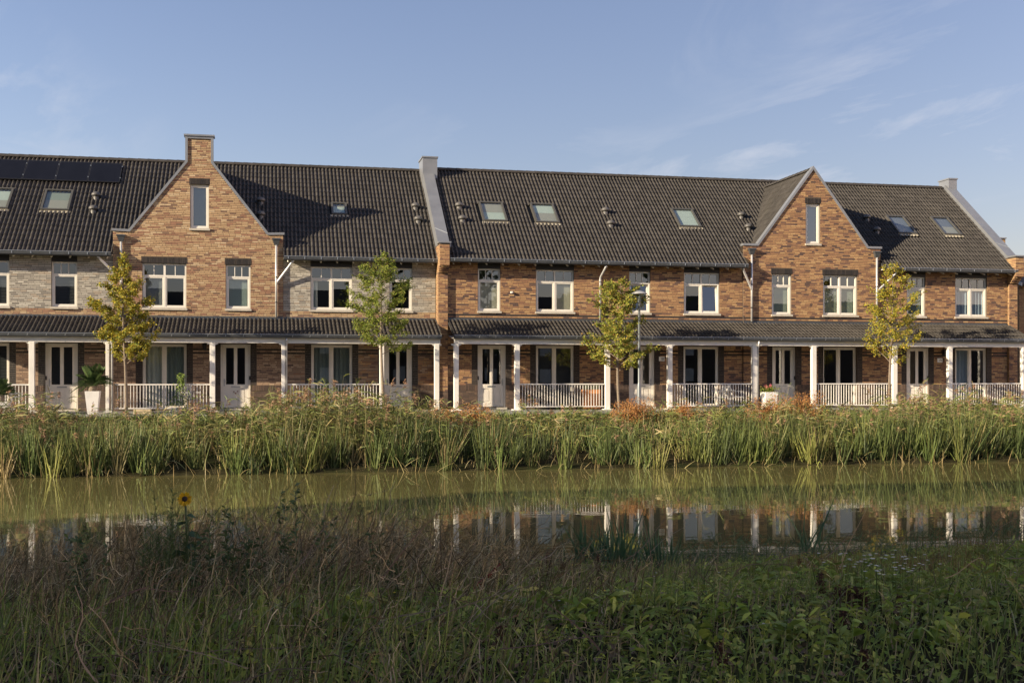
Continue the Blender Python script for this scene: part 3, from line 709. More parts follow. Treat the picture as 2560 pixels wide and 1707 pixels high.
    gt.ext_x([(yf+a, b) for a, b in P], pa, pb); pg = gt.build('porch_gutter', 'gutter_zinc', H)
    MB().tube([(pa, yf-1.567, gz), (pb, yf-1.567, gz)], .010, 8).build('gutter_rim', 'gutter_rim', pg)
    sm = MB().add([(-.022,-1.556,gz-.095),(.0,-1.556,gz-.095),(.022,-1.566,gz-.02),(.0,-1.566,gz-.02)], [(0,1,2,3)]).mesh('gutter_strap', 'gutter_rim')
    for i in range(int((pb-pa)/.6)):
        o = bpy.data.objects.new('gutter_strap', sm); COL.objects.link(o); o.parent = pg; o.location = (pa+.3+i*.6-WL[H][0], yf-.012-WL[H][1], -WL[H][2])
    MB().box(pa+(.03 if cfg.get('pl') else 0), pb-(.03 if cfg.get('prr') else 0), pyo-.07, pyo+.06, 3.81, 4.0).build('porch_beam', 'porch_paint', H)
    MB().add([(pa, pyo+.05, 3.985), (pb, pyo+.05, 3.985), (pb, yf-.02, 4.15), (pa, yf-.02, 4.15)], [(0,1,2,3)]).build('porch_ceiling', 'cream_paint', H)
    MB().box(x0, x1, yf-1.62, yf+.02, Z0, ZP-.003).build('porch_floor', 'pavers', H)
    for (px_, wd) in cfg['posts']:
        p = MB(); p.bbox(px_-wd/2, px_+wd/2, pyo-.085, pyo+.085, ZP+.02, 3.808, .008); po = p.build('porch_post', 'porch_paint', H)
        p = MB(); p.bbox(px_-wd/2-.10, px_+wd/2+.10, pyo-.18, pyo+.18, ZP-.06, ZP+.03, .02); p.build('base_block', 'porch_paint', po)
        p = MB()
        for s_ in (-1, 1):
            xx = px_+s_*wd/2; p.ext_y([(xx, 3.808), (xx+s_*.10, 3.808), (xx+s_*.085, 3.775), (xx, 3.74)], pyo-.04, pyo+.04)
        p.build('bracket', 'porch_paint', po)
    for (ra, rb, heavy) in cfg['rails']:
        r_ = MB(); r_.bbox(ra, rb, pyo-.03, pyo+.03, 2.345, 2.385, .006); rl = r_.build('railing', 'porch_paint', H)
        MB().box(ra, rb, pyo-.022, pyo+.022, 1.53, 1.565).build('bottom_rail', 'porch_paint', rl)
        nb = int((rb-ra)/.103); bm_ = MB().box(-.0105, .0105, -.0105, .0105, 1.566, 2.344).mesh('baluster', 'porch_paint')
        for i in range(1, nb):
            o = bpy.data.objects.new('baluster', bm_); COL.objects.link(o); o.parent = rl; o.location = (ra+(rb-ra)*i/nb-WL[H][0], pyo-WL[H][1], -WL[H][2])
        for hx in heavy: MB().box(hx-.05, hx+.05, pyo-.012, pyo+.03, ZP, 2.344).build('rail_stanchion', 'porch_paint', rl)
    for (px_, py_) in cfg.get('ppipes', []):
        MB().tube([(px_, yf-1.48, 4.0), (px_, yf-1.46, 3.85), (px_, py_, 3.7), (px_, py_, ZP-.02)], .036, 10).build('porch_downpipe', 'pipe_zinc', H, smooth=True)
    # ---- small things fixed to the wall
    for (nx, nz, txt) in cfg.get('numbers', []):
        s_ = MB().box(nx-.11, nx+.11, yf-.035, yf-.014, nz-.085, nz+.085).build('house_number', 'sign_white', H)
        d_ = MB(); digits(d_, txt, nx-(.062 if len(txt) > 1 else .03)+(.028 if txt[0] == '1' else 0)-.015*(txt[0] == '1'), nz-.05, yf-.0352, .10); d_.build('digits', 'sign_ink', s_)
    for (nx, nz, w_, h_, mm) in cfg.get('boxes', []):
        b_ = MB().bbox(nx-w_/2, nx+w_/2, yf-.09, yf-.012, nz-h_/2, nz+h_/2, .012).build('wall_box', mm, H)
        MB().box(nx-w_*.26, nx+w_*.26, yf-.0935, yf-.0905, nz-h_*.22, nz+h_*.1).build('cover', 'stone_grey', b_)
    for (nx, nz) in cfg.get('lamps', []):
        l_ = MB(); l_.bbox(nx-.07, nx+.07, yf-.13, yf-.012, nz-.10, nz+.10, .01); l_.box(nx-.09, nx+.09, yf-.15, yf-.012, nz+.10, nz+.12); l_.build('wall_lamp', 'black_plastic', H)
    if cfg.get('plaque'):
        nx, nz = cfg['plaque']; pts = []
        for k in range(28):
            t = 2*math.pi*k/28; r_ = .118*(1+.06*math.cos(3*t+.4)+(.22*max(0, -math.sin(t))**6)); pts.append((nx+r_*math.cos(t)*.98, nz+r_*math.sin(t)))
        s_ = MB().ext_y(pts, yf-.035, yf-.014).build('wall_plaque', 'sign_white', H)
        MB().ext_y([(nx+.02*math.cos(t*.785), nz-.02+.02*math.sin(t*.785)) for t in range(8)], yf-.0375, yf-.0352).build('plaque_mark', 'sign_ink', s_)
    return H, wall, roof

# ================================================================ setting
def smooth(a, b, x): t = np.clip((x-a)/(b-a), 0, 1); return t*t*(3-2*t)
def hash_noise(x, y, s):
    x = np.asarray(x)/s; y = np.asarray(y)/s; xi = np.floor(x); yi = np.floor(y); fx = x-xi; fy = y-yi
    def h(a, b): v = np.sin(a*127.1+b*311.7)*43758.5453; return v-np.floor(v)
    fx = fx*fx*(3-2*fx); fy = fy*fy*(3-2*fy)
    return (h(xi,yi)*(1-fx)+h(xi+1,yi)*fx)*(1-fy)+(h(xi,yi+1)*(1-fx)+h(xi+1,yi+1)*fx)*fy
def ground_z(X, Y):
    X = np.asarray(X, float); Y = np.asarray(Y, float)
    far = np.interp(Y, [-12.5, -11.2, -10.3, -7.5, -5.0, -4.5, 900], [-.8, -.35, .06, .75, 1.24, 1.35, 1.35])
    yw_ = -27.0+.5*(hash_noise(X, X*0+3, 3.0)-.5)
    t = (Y-yw_); near = np.interp(t, [-300, -8.2, -4, -1.2, 0, .8, 3], [1.05, 1.02, .47, .10, .0, -.3, -.8])
    near = near+np.where(t < -.6, .09*(hash_noise(X, Y, 1.1)-.5)+.12*(hash_noise(X, Y, 3.3)-.5), 0)
    return np.where(Y > -18, far+np.where((Y > -10) & (Y < -5), .1*(hash_noise(X, Y, .9)-.5), 0), near)
gx = np.unique(np.concatenate([np.linspace(-500, -40, 12), np.arange(-40, 50.1, .5), np.linspace(50, 600, 12)]))
gy = np.unique(np.concatenate([np.linspace(-400, -60, 8), np.arange(-60, -42, 1.5), np.arange(-42, -22, .4), np.arange(-22, -13, 2.), np.arange(-13, -4, .35), np.linspace(-4, 40, 8), np.linspace(60, 900, 8)]))
GX, GY = np.meshgrid(gx, gy); GZ = ground_z(GX, GY); nx, ny = len(gx), len(gy)
idx = np.arange(nx*ny).reshape(ny, nx)
Q = np.stack([idx[:-1,:-1], idx[:-1,1:], idx[1:,1:], idx[1:,:-1]], -1).reshape(-1,4)
o = link('ground', npmesh('ground', np.stack([GX,GY,GZ],-1).reshape(-1,3), Q, None, 'soil', smooth=True)); tag(o, kind='structure', label='earth banks on both sides of the canal')
o = MB().add([(-500,-31,0),(600,-31,0),(600,-9,0),(-500,-9,0)], [(0,1,2,3)]).build('water', 'water'); tag(o, kind='structure', label='murky green brown canal water')
o = MB().box(-60, 60, -4.35, -1.0, 1.30, 1.385).build('pavement', 'pavers'); tag(o, kind='structure', label='grey brick path in front of the porches')

# ================================================================ the terrace
def mirrorless(c): return c
SKYT = ('sky_blind_beige', 'sky_blind_pale')
G24 = dict(c=-11.31, ztop=10.80, k=1.283, cap=True, outer=[(-2.98,7.85),(-2.41,7.83),(-.485,10.30),(-.485,11.20),(.485,11.20),(.485,10.30),(2.41,7.83),(2.98,7.85)])
G16 = dict(c=12.11, ztop=10.78, k=1.318, outer=[(-2.95,7.82),(-2.36,7.82),(0,10.93),(2.36,7.82),(2.95,7.82)])
HOUSES = [
 dict(x=(-20.10,-14.25,.5), pal='grey', end='L', label='grey brick terraced house with black solar panels on its roof',
      up=[(-19.15,-17.68,('slats','slats'),()),(-16.30,-15.45,('slats',),())], ground=[(-19.15,-17.68,('slats','slats'))], door=(-16.51,-15.43,('slats','slats'),'L','L'),
      sky=[(-16.97,-15.98,2.16,3.30,('sky_blind_beige','blind_green',.55)),(-18.97,-18.06,2.16,3.30,('sky_blind_beige','sky_blind_pale',.45))], vents=[(-15.15,2.92),(-15.14,2.15)],
      solar=[(-20.0,-19.03,3.78,4.92),(-19.01,-17.89,3.78,4.92),(-17.87,-16.73,3.78,4.92),(-16.71,-15.58,3.78,4.92),(-15.56,-14.42,3.78,4.92)],
      pipes=[([(-14.72,.06,6.84),(-14.66,.12,6.76),(-14.02,.37,6.10),(-13.98,.37,6.02)],None)], gut=(-20.10,-14.27),
      posts=[(-19.98,.18),(-16.70,.18)], rails=[(-19.88,-16.80,())], boxes=[(-17.0,3.68,.16,.26,'sign_white')]),
 dict(x=(-14.25,-8.37,.5), pal='yellow', gable=G24, label='yellow brick terraced house with gable ending in a square stack, numbered 24',
      up=[(-13.26,-11.76,('grey','dark'),()),(-10.39,-9.53,('teal',),())], ground=[(-13.26,-11.75,('curtain_w','curtain_t'))], door=(-10.58,-9.53,(None,None),'L','R'),
      gwin=(-11.62,-10.98,7.92,9.49), gwc='grey', vents=[(-9.17,2.90),(-9.17,2.10)], heart=True,
      pipes=[([(-13.97,.37,7.42),(-13.97,.37,4.78)],(-13.97,.40,7.58)),([(-8.62,.37,7.42),(-8.62,.37,4.78)],(-8.62,.40,7.58))],
      posts=[(-14.27,.11),(-10.80,.18)], ppipes=[(-14.12,-.86)], rails=[(-14.05,-10.90,())], numbers=[(-11.05,3.34,'24')], lamps=[(-11.13,3.70)]),
 dict(x=(-8.37,-2.80,.5), pal='grey', prr=True, label='grey brick terraced house with one small roof window, beside the raised zinc party wall',
      up=[(-7.39,-5.89,('drapeL','dark'),()),(-4.52,-3.68,('dark',),())], ground=[(-7.37,-5.88,('curtain_t','curtain_t'))], door=(-4.72,-3.68,(None,None),'L',None),
      sky=[(-6.53,-5.93,2.37,3.05,('sky_blind_pale','sky_blind_beige',.75))], vents=[(-3.26,2.86),(-3.25,2.08)], gut=(-8.35,-2.80),
      pipes=[([(-8.0,.06,6.84),(-8.06,.12,6.76),(-8.58,.37,6.06),(-8.62,.37,5.98)],None)],
      posts=[(-8.39,.12),(-4.93,.16),(-2.95,.17)], ppipes=[(-8.28,-.86)], rails=[(-8.24,-5.02,())]),
 dict(x=(-2.42,3.45,0), pal='orange', pl=True, label='orange brick terraced house with two roof windows and an orange planter on its porch',
      up=[(-1.29,-.44,('beige',),()),(.92,2.39,('dark','beige'),())], ground=[(.92,2.39,('slats','slats'))], door=(-1.30,-.23,(None,None),'R','L'),
      sky=[(-.79,.18,1.63,2.76,('sky_blind_pale','sky_blind_beige',.5)),(1.29,2.25,1.63,2.76,('sky_blind_beige','sky_blind_pale',.55))], vents=[(-1.61,2.36),(-1.61,1.59)], gut=(-2.40,3.45),
      pipes=[([(3.52,-.44,6.84),(3.50,-.40,6.72),(3.40,-.09,6.42),(3.40,-.07,6.3),(3.40,-.07,4.78)],None)],
      posts=[(-2.32,.17),(-.09,.18),(3.31,.18)], rails=[(.01,3.21,())], boxes=[(.16,3.55,.085,.085,'sign_white'),(-.02,5.78,.09,.07,'sign_white')]),
 dict(x=(3.45,9.18,0), pal='orange', label='orange brick terraced house with one roof window, numbered 18, behind the street lamp',
      up=[(4.57,5.41,('dark',),(R(5),)),(6.77,8.22,('dark','dark'),(0,R(5)))], ground=[(6.75,8.19,('dark','dark'))], door=(4.56,5.58,(None,None),'R',None),
      sky=[(7.17,8.10,1.62,2.71,('sky_blind_pale','sky_blind_pale',.6))], vents=[(4.31,2.33),(4.30,1.55),(9.0,2.33)][:2], gut=(3.45,9.20),
      pipes=[([(9.02,-.44,6.84),(9.05,-.38,6.74),(9.46,-.13,6.10),(9.50,-.13,6.0)],None)],
      posts=[(5.72,.18),(9.08,.18)], ppipes=[(9.21,-1.36)], rails=[(5.82,8.98,())], numbers=[(5.86,3.32,'18')]),
 dict(x=(9.18,15.02,0), pal='orange', gable=G16, label='orange brick terraced house with a pointed gable and a white plaque by its door',
      up=[(10.37,11.19,('green',),()),(12.54,14.01,('green','green'),())], ground=[(12.55,14.01,('dark','dark'))], door=(10.39,11.40,(None,None),'R','R'),
      gwin=(11.80,12.41,7.87,9.45), gwc='grey', vents=[(10.10,2.30),(10.10,1.58)],
      pipes=[([(9.50,-.13,7.42),(9.50,-.13,4.78)],(9.50,-.10,7.58)),([(14.82,-.13,7.42),(14.82,-.13,4.78)],(14.82,-.10,7.58))],
      posts=[(11.51,.18),(14.90,.19)], rails=[(11.61,14.79,())], plaque=(11.72,3.28)),
 dict(x=(15.02,20.74,0), pal='orange', prr=True, label='orange brick end terraced house with two roof windows and zinc end coping, numbered 14',
      up=[(16.21,17.03,('dgreen',),()),(18.37,19.80,('curtain_b','curtain_b'),())], ground=[(18.37,19.80,('curtain_b','dark'))], door=(16.20,17.19,(None,None),'R','R'),
      sky=[(16.76,17.60,1.58,2.69,('sky_blind_beige','blind_grey',.5)),(18.85,19.69,1.58,2.69,('sky_blind_beige','blind_grey',.5))], vents=[(15.77,2.39),(15.79,1.61)], gut=(15.05,20.86),
      pipes=[([(15.56,-.44,6.84),(15.50,-.38,6.74),(14.90,-.13,6.10),(14.82,-.13,6.02)],None)],
      posts=[(17.28,.18),(20.55,.19)], rails=[(17.38,20.45,())], numbers=[(17.66,3.30,'14')], lamps=[(17.85,3.62)]),
]
BUILT = [terrace(c) for c in HOUSES]

def party(H, x0, x1, xc0, xc1, xch0, xch1, ych, dch, side_left, zch):
    """brick pier with corbelled head, zinc coping up the roof and zinc box on the ridge"""
    yl = -.11; b = MB(); b.box(x0, x1, yl, .62, Z0, 6.45)
    steps = 5; head = -.53
    for i in range(steps):
        b.box(x0, x1, yl+(head-yl)*(i+1)/steps, .62, 6.451+i*COURSE, 6.451+(i+1)*COURSE-.001)
    zt = 6.451+steps*COURSE; b.box(x0, x1, head, .62, zt, 7.50)
    p = b.build('party_pier', 'mortar', H); B = Bricks(); pf = lambda a, c, n: np.where((c < 2.13)[:,None], pick('plinth', n), pick('gold' if False else 'orange', n))
    pf2 = lambda a, c, n: np.where((c < 2.13)[:,None], pick('plinth', n), pick('gold', n))
    B.panel((0,yl,0), (1,0,0), (0,-1,0), x0, x1, Z0, 6.45, pf)
    B.panel((0,head,0), (1,0,0), (0,-1,0), x0, x1, zt, 7.50, pf)
    for i in range(steps): B.panel((0,yl+(head-yl)*(i+1)/steps,0), (1,0,0), (0,-1,0), x0, x1, 6.451+i*COURSE, 6.451+(i+1)*COURSE+.001, pf)
    B.panel((x0,0,0), (0,1,0), (-1,0,0), yl, .5, Z0, 6.45, pf2); B.panel((x0,0,0), (0,1,0), (-1,0,0), head, .5, zt, 7.50, pf2)
    for i in range(steps): B.panel((x0,0,0), (0,1,0), (-1,0,0), yl+(head-yl)*(i+1)/steps, .5, 6.451+i*COURSE, 6.451+(i+1)*COURSE+.001, pf2)
    B.panel((x1,0,0), (0,1,0), (1,0,0), head, .0, zt, 7.50, pf2)
    B.build('brickwork', p)
    MB().box(x0-.05, x1+.05, head-.05, -.02, 7.503, 7.56).build('pier_cap', 'zinc', p)
    prof = [(-.25, 7.40), (-.25, 7.565), (.0, 7.565), (.12, RZ0+TP*.12+.24), (ych+.2, RZ0+TP*(ych+.2)+.24), (ych+.2, RZ0+TP*(ych+.2)-.65), (.2, 7.0)]
    c = MB().ext_x(prof, xc0, xc1).build('party_coping', 'zinc', H)
    for s_ in (.30, .62): 
        yy = .1+(ych-.1)*s_*.45
    y1_ = .75; z1_ = RZ0+TP*y1_+.245
    MB().tube([(xc0-.004, y1_+.14, RZ0+TP*(y1_+.14)+.245), (xc1+.004, y1_-.14, RZ0+TP*(y1_-.14)+.245)], .012, 6).build('seam', 'gutter_rim', c)
    k = MB(); k.box(xch0, xch1, ych, ych+dch, RZ0+TP*ych-.5, zch); ch = k.build('zinc_stack', 'zinc', H)
    MB().box(xch0-.035, xch1+.035, ych-.035, ych+dch+.035, zch+.001, zch+.06).build('stack_cap', 'zinc', ch)
    # ridge box carries on behind
    k = MB(); k.ext_x([(ych+.2, RZ0+TP*(ych+.2)+.2), (RIDGE_DY+.5, RIDGE_Z+.2), (RIDGE_DY*2+.9, 7.3), (RIDGE_DY*2+.9, 6.6), (.7, 6.6)], xc0+.02, xc1-.02); k.build('rear_coping', 'zinc', H)
party(BUILT[3][0], -2.79, -2.43, -2.78, -2.34, -2.80, -2.21, 4.15, 1.15, True, 11.46)
party(BUILT[6][0], 20.75, 21.13, 20.80, 21.24, 20.90, 21.30, 4.45, .80, False, 11.46)
# end wall of the row on the right, out of sight
MB().ext_x([(.62, Z0), (2*RIDGE_DY, Z0), (2*RIDGE_DY, 6.9), (RIDGE_DY, RIDGE_Z-.3), (.62, RZ0+.2)], 20.76, 21.10).build('end_wall', 'mortar', BUILT[6][0])

# ---------------------------------------------------------------- house beyond the end of the row
def back_house():
    H = thing('brick_house', (31, 11, Z0), 'orange brick house standing behind the end of the row', 'house')
    xa, xb, ya, yb, ze, zr = 26.95, 36.0, 8.0, 14.0, 7.2, 8.5; ym = (ya+yb)/2
    w = MB().ext_x([(ya,Z0),(yb,Z0),(yb,ze),(ym,zr),(ya,ze)], xa, xb).build('wall', 'mortar', H); B = Bricks()
    B.panel((0,ya,0), (1,0,0), (0,-1,0), xa, xa+4.5, Z0, ze, lambda a, b, n: pick('gold', n))
    B.panel((xa,0,0), (0,1,0), (-1,0,0), ya, yb, Z0, ze, lambda a, b, n: pick('gold', n)); B.build('brickwork', w)
    r_ = MB()
    for s_ in (-1, 1):
        vs = [(xa-.1,ym,zr+.02),(xb+.1,ym,zr+.02),(xb+.1,ym+s_*(ym-ya+.35),ze-.13),(xa-.1,ym+s_*(ym-ya+.35),ze-.13)]
        r_.add(vs+[(a,b,c+.1) for a,b,c in vs], [(0,1,2,3),(7,6,5,4),(0,4,5,1),(1,5,6,2),(2,6,7,3),(3,7,4,0)])
    r_.build('roof', 'tile', H)
    MB().add([(xa-.14,ya-.38,ze-.16),(xa-.14,ya-.38,ze+.0),(xa-.14,ym,zr+.16),(xa-.14,ym,zr),(xa-.10,ya-.38,ze-.16),(xa-.10,ya-.38,ze),(xa-.10,ym,zr+.16),(xa-.10,ym,zr)], [(0,1,2,3),(7,6,5,4),(0,4,5,1),(1,5,6,2),(2,6,7,3),(3,7,4,0)]).build('verge', 'zinc', H)
    c = MB().bbox(27.72, 28.15, 10.8, 11.25, 8.0, 9.72, .01).build('chimney', 'mortar', H); B = Bricks()
    B.panel((0,10.8,0), (1,0,0), (0,-1,0), 27.72, 28.15, 8.6, 9.7, lambda a, b, n: pick('gold', n)); B.build('brickwork', c)
    MB().box(27.68, 28.19, 10.76, 11.29, 9.721, 9.78).build('chimney_cap', 'zinc', c)
back_house()

# ---------------------------------------------------------------- unseen block added to shade the near bank; lane houses for the window reflections
def near_block(x0, x1, y0, y1, ze, zr, along, label):
    H = thing('brick_house', ((x0+x1)/2, (y0+y1)/2, 1.0), label, 'house', 'houses on the near bank'); xm = (x0+x1)/2; ym = (y0+y1)/2
    if along == 'y': w = MB().ext_y([(x0,.9),(x1,.9),(x1,ze),(xm,zr),(x0,ze)], y0, y1)
    else: w = MB().ext_x([(y0,.9),(y1,.9),(y1,ze),(ym,zr),(y0,ze)], x0, x1)
    w.build('wall', 'mortar', H); r_ = MB()
    for s_ in (-1, 1):
        if along == 'y':
            hx = (x1-x0)/2; vs = [(xm,y0-.2,zr+.02),(xm+s_*(hx+.3),y0-.2,ze-.3*(zr-ze)/hx+.02),(xm+s_*(hx+.3),y1+.2,ze-.3*(zr-ze)/hx+.02),(xm,y1+.2,zr+.02)]
        else:
            hx = (y1-y0)/2; vs = [(x0-.2,ym,zr+.02),(x0-.2,ym+s_*(hx+.3),ze-.3*(zr-ze)/hx+.02),(x1+.2,ym+s_*(hx+.3),ze-.3*(zr-ze)/hx+.02),(x1+.2,ym,zr+.02)]
        r_.add(vs+[(a,b,c+.12) for a,b,c in vs], [(0,1,2,3),(7,6,5,4),(0,4,5,1),(1,5,6,2),(2,6,7,3),(3,7,4,0)])
    r_.build('roof', 'tile', H)
    for i in range(3):
        for z in (2.2, 5.0):
            if along == 'y':
                yy = y0+(y1-y0)*(i+.5)/3; MB().box(x1-.02, x1+.03, yy-.6, yy+.6, z, z+1.4).build('window', 'cream_paint', H)
            else:
                xx = x0+(x1-x0)*(i+.5)/3; MB().box(xx-.6, xx+.6, y1-.02, y1+.03, z, z+1.4).build('window', 'cream_paint', H)
def add_shade_block():  # out of view; height and place chosen for the shadow it casts
    H = thing('shade_block', (-56, -75, 1.0), 'unseen flat roofed block added to shade the near bank', 'building'); x0, x1, y0, y1, zt = -64, -48, -125, -37.5, 21.5
    w = MB().box(x0, x1, y0, y1, .8, zt).build('wall', 'mortar', H); MB().box(x0-.3, x1+.3, y0-.3, y1+.3, zt+.001, zt+.4).build('roof', 'zinc', H)
    wm = MB().box(-.02, .04, -.8, .8, 0, 1.5).mesh('window', 'white_paint')
    for f in range(7):
        for k in range(14):
            o = bpy.data.objects.new('window', wm); COL.objects.link(o); o.parent = H; o.location = (x1+56, y1-3-k*6+75, 1.2+f*2.9)
add_shade_block()
near_block(44, 84, -92, -82, 7.0, 11.5, 'x', 'unseen long brick terrace added to darken reflections in the right windows')  # added so the right panes mirror walls, not the bright horizon
near_block(-46, -17, -86, -76, 7.0, 11.5, 'x', 'unseen brick terrace added to darken reflections in the left windows')  # put in to keep the warm horizon out of the left panes
near_block(9.5, 15, -86, -78, 6.0, 8.5, 'x', 'small unseen brick house added to close a gap in the reflected skyline')  # added gap filler in the row that the panes mirror
near_block(-14, 8, -84, -74, 7.0, 11.5, 'x', 'brick house across the lane behind the near bank')
near_block(16, 40, -88, -78, 7.0, 11.5, 'x', 'wide brick house far along the lane behind the near bank')

# ================================================================ vegetation
def pxx(X, Y): dx = X-CAM[0]; dy = Y-CAM[1]; return 1280+F_PX*(dx*RT[0]+dy*RT[1])/np.maximum(.5, dx*FW[0]+dy*FW[1])
def unit(v): return v/np.maximum(1e-9, np.linalg.norm(v, axis=-1, keepdims=True))
def ribbons(P, D, L, w, droop, k=4, shape='taper', side=None, curl=0.0):
    """P (n,3) bases, D (n,3) unit directions, L lengths, w widths -> V (n*(k+1)*2,3), Q"""
    n = len(P); t = np.linspace(0, 1, k+1)[None,:,None]; L = np.broadcast_to(L, (n,)); w = np.broadcast_to(w, (n,)); droop = np.broadcast_to(droop, (n,))
    if side is None: side = unit(np.cross(D, unit(rng.normal(size=(n,3)))))
    pos = P[:,None,:]+D[:,None,:]*L[:,None,None]*t
    pos[:,:,2] -= (droop*L)[:,None]*(t[:,:,0]**2)
    if curl:
        cv = rng.normal(size=(n,3))*curl; cv[:,2] *= .4; cv2 = rng.normal(size=(n,3))*curl*.5
        pos = pos+cv[:,None,:]*L[:,None,None]*t**2+cv2[:,None,:]*L[:,None,None]*np.sin(t*6)
    tt = t[0,:,0]
    prof = {'taper': np.maximum(.08, (1-tt)**.6), 'leaf': np.maximum(.06, np.sin(np.pi*np.clip(tt*.93+.05, 0, 1))), 'const': np.where(tt > .99, .45, 1-.5*tt)}[shape]
    hw = .5*w[:,None,None]*prof[None,:,None]*side[:,None,:]
    V = np.stack([pos-hw, pos+hw], 2).reshape(-1,3)
    b = (np.arange(n)*(k+1)*2)[:,None,None]; i = np.arange(k)[None,:,None]*2
    Q = (b+i+np.array([0,1,3,2])[None,None,:]).reshape(-1,4)
    return V, Q, (k+1)*2
class Veg:
    def __init__(s): s.V = []; s.Q = []; s.C = []; s.n = 0
    def add(s, V, Q, C): s.V.append(V); s.Q.append(Q+s.n); s.C.append(C); s.n += len(V)
    def rib(s, P, D, L, w, droop, col, k=4, shape='taper', **kw):
        V, Q, m = ribbons(P, D, L, w, droop, k, shape, **kw); s.add(V, Q, np.repeat(col, m, 0))
    def kites(s, P, N_, size, col, asp=.55, up=None):
        n = len(P); N_ = unit(N_); a = unit(np.cross(N_, unit(rng.normal(size=(n,3))) if up is None else up)); b = np.cross(N_, a); size = np.broadcast_to(size, (n,))[:,None]
        f = N_*size*.10
        V = np.stack([P-b*size*.5, P+a*size*asp*.5+f, P+b*size*.5, P-a*size*asp*.5+f], 1).reshape(-1,3)
        Q = (np.arange(n)[:,None]*4+np.arange(4)[None]); s.add(V, Q, np.repeat(col, 4, 0))
    def build(s, name, m, parent=None):
        off = WL[parent] if parent is not None else np.zeros(3)
        return link(name, npmesh(name, np.concatenate(s.V), np.concatenate(s.Q), np.concatenate(s.C), m, off), parent)
def cols(n, pal, var=.18):
    c = np.array([p[0] for p in pal]); w = np.array([p[1] for p in pal], float); w /= w.sum()
    return c[rng.choice(len(c), n, p=w)]*rng.uniform(1-var, 1+var, (n,1))*rng.uniform(.95, 1.05, (n,3))
def ground_pts(n, x0, x1, y0, y1, dens=None):
    X = rng.uniform(x0, x1, n); Y = rng.uniform(y0, y1, n)
    if dens is not None: k = rng.random(n) < dens(X, Y); X, Y = X[k], Y[k]
    return np.stack([X, Y, ground_z(X, Y)-.01], 1)
def lean_dirs(n, lean, bias=(0,0)):
    a = rng.uniform(0, 2*np.pi, n); r_ = np.abs(rng.normal(0, lean, n)); d = np.stack([np.cos(a)*r_+bias[0], np.sin(a)*r_+bias[1], np.ones(n)], 1); return unit(d)

GREEN_REED = [((.130,.155,.036),5),((.090,.115,.030),6),((.175,.19,.048),4),((.22,.19,.065),3),((.29,.23,.10),2)]
SEDGE = [((.105,.135,.036),5),((.075,.105,.030),6),((.15,.175,.046),3),((.20,.205,.055),1.0),((.25,.20,.09),1.2)]
STRAW = [((.36,.29,.13),3),((.28,.22,.10),3),((.42,.33,.16),1)]
PLUME = [((.33,.20,.125),4),((.25,.145,.09),3),((.42,.28,.17),2)]
RUST = [((.36,.17,.055),4),((.27,.12,.045),3),((.42,.23,.08),2)]

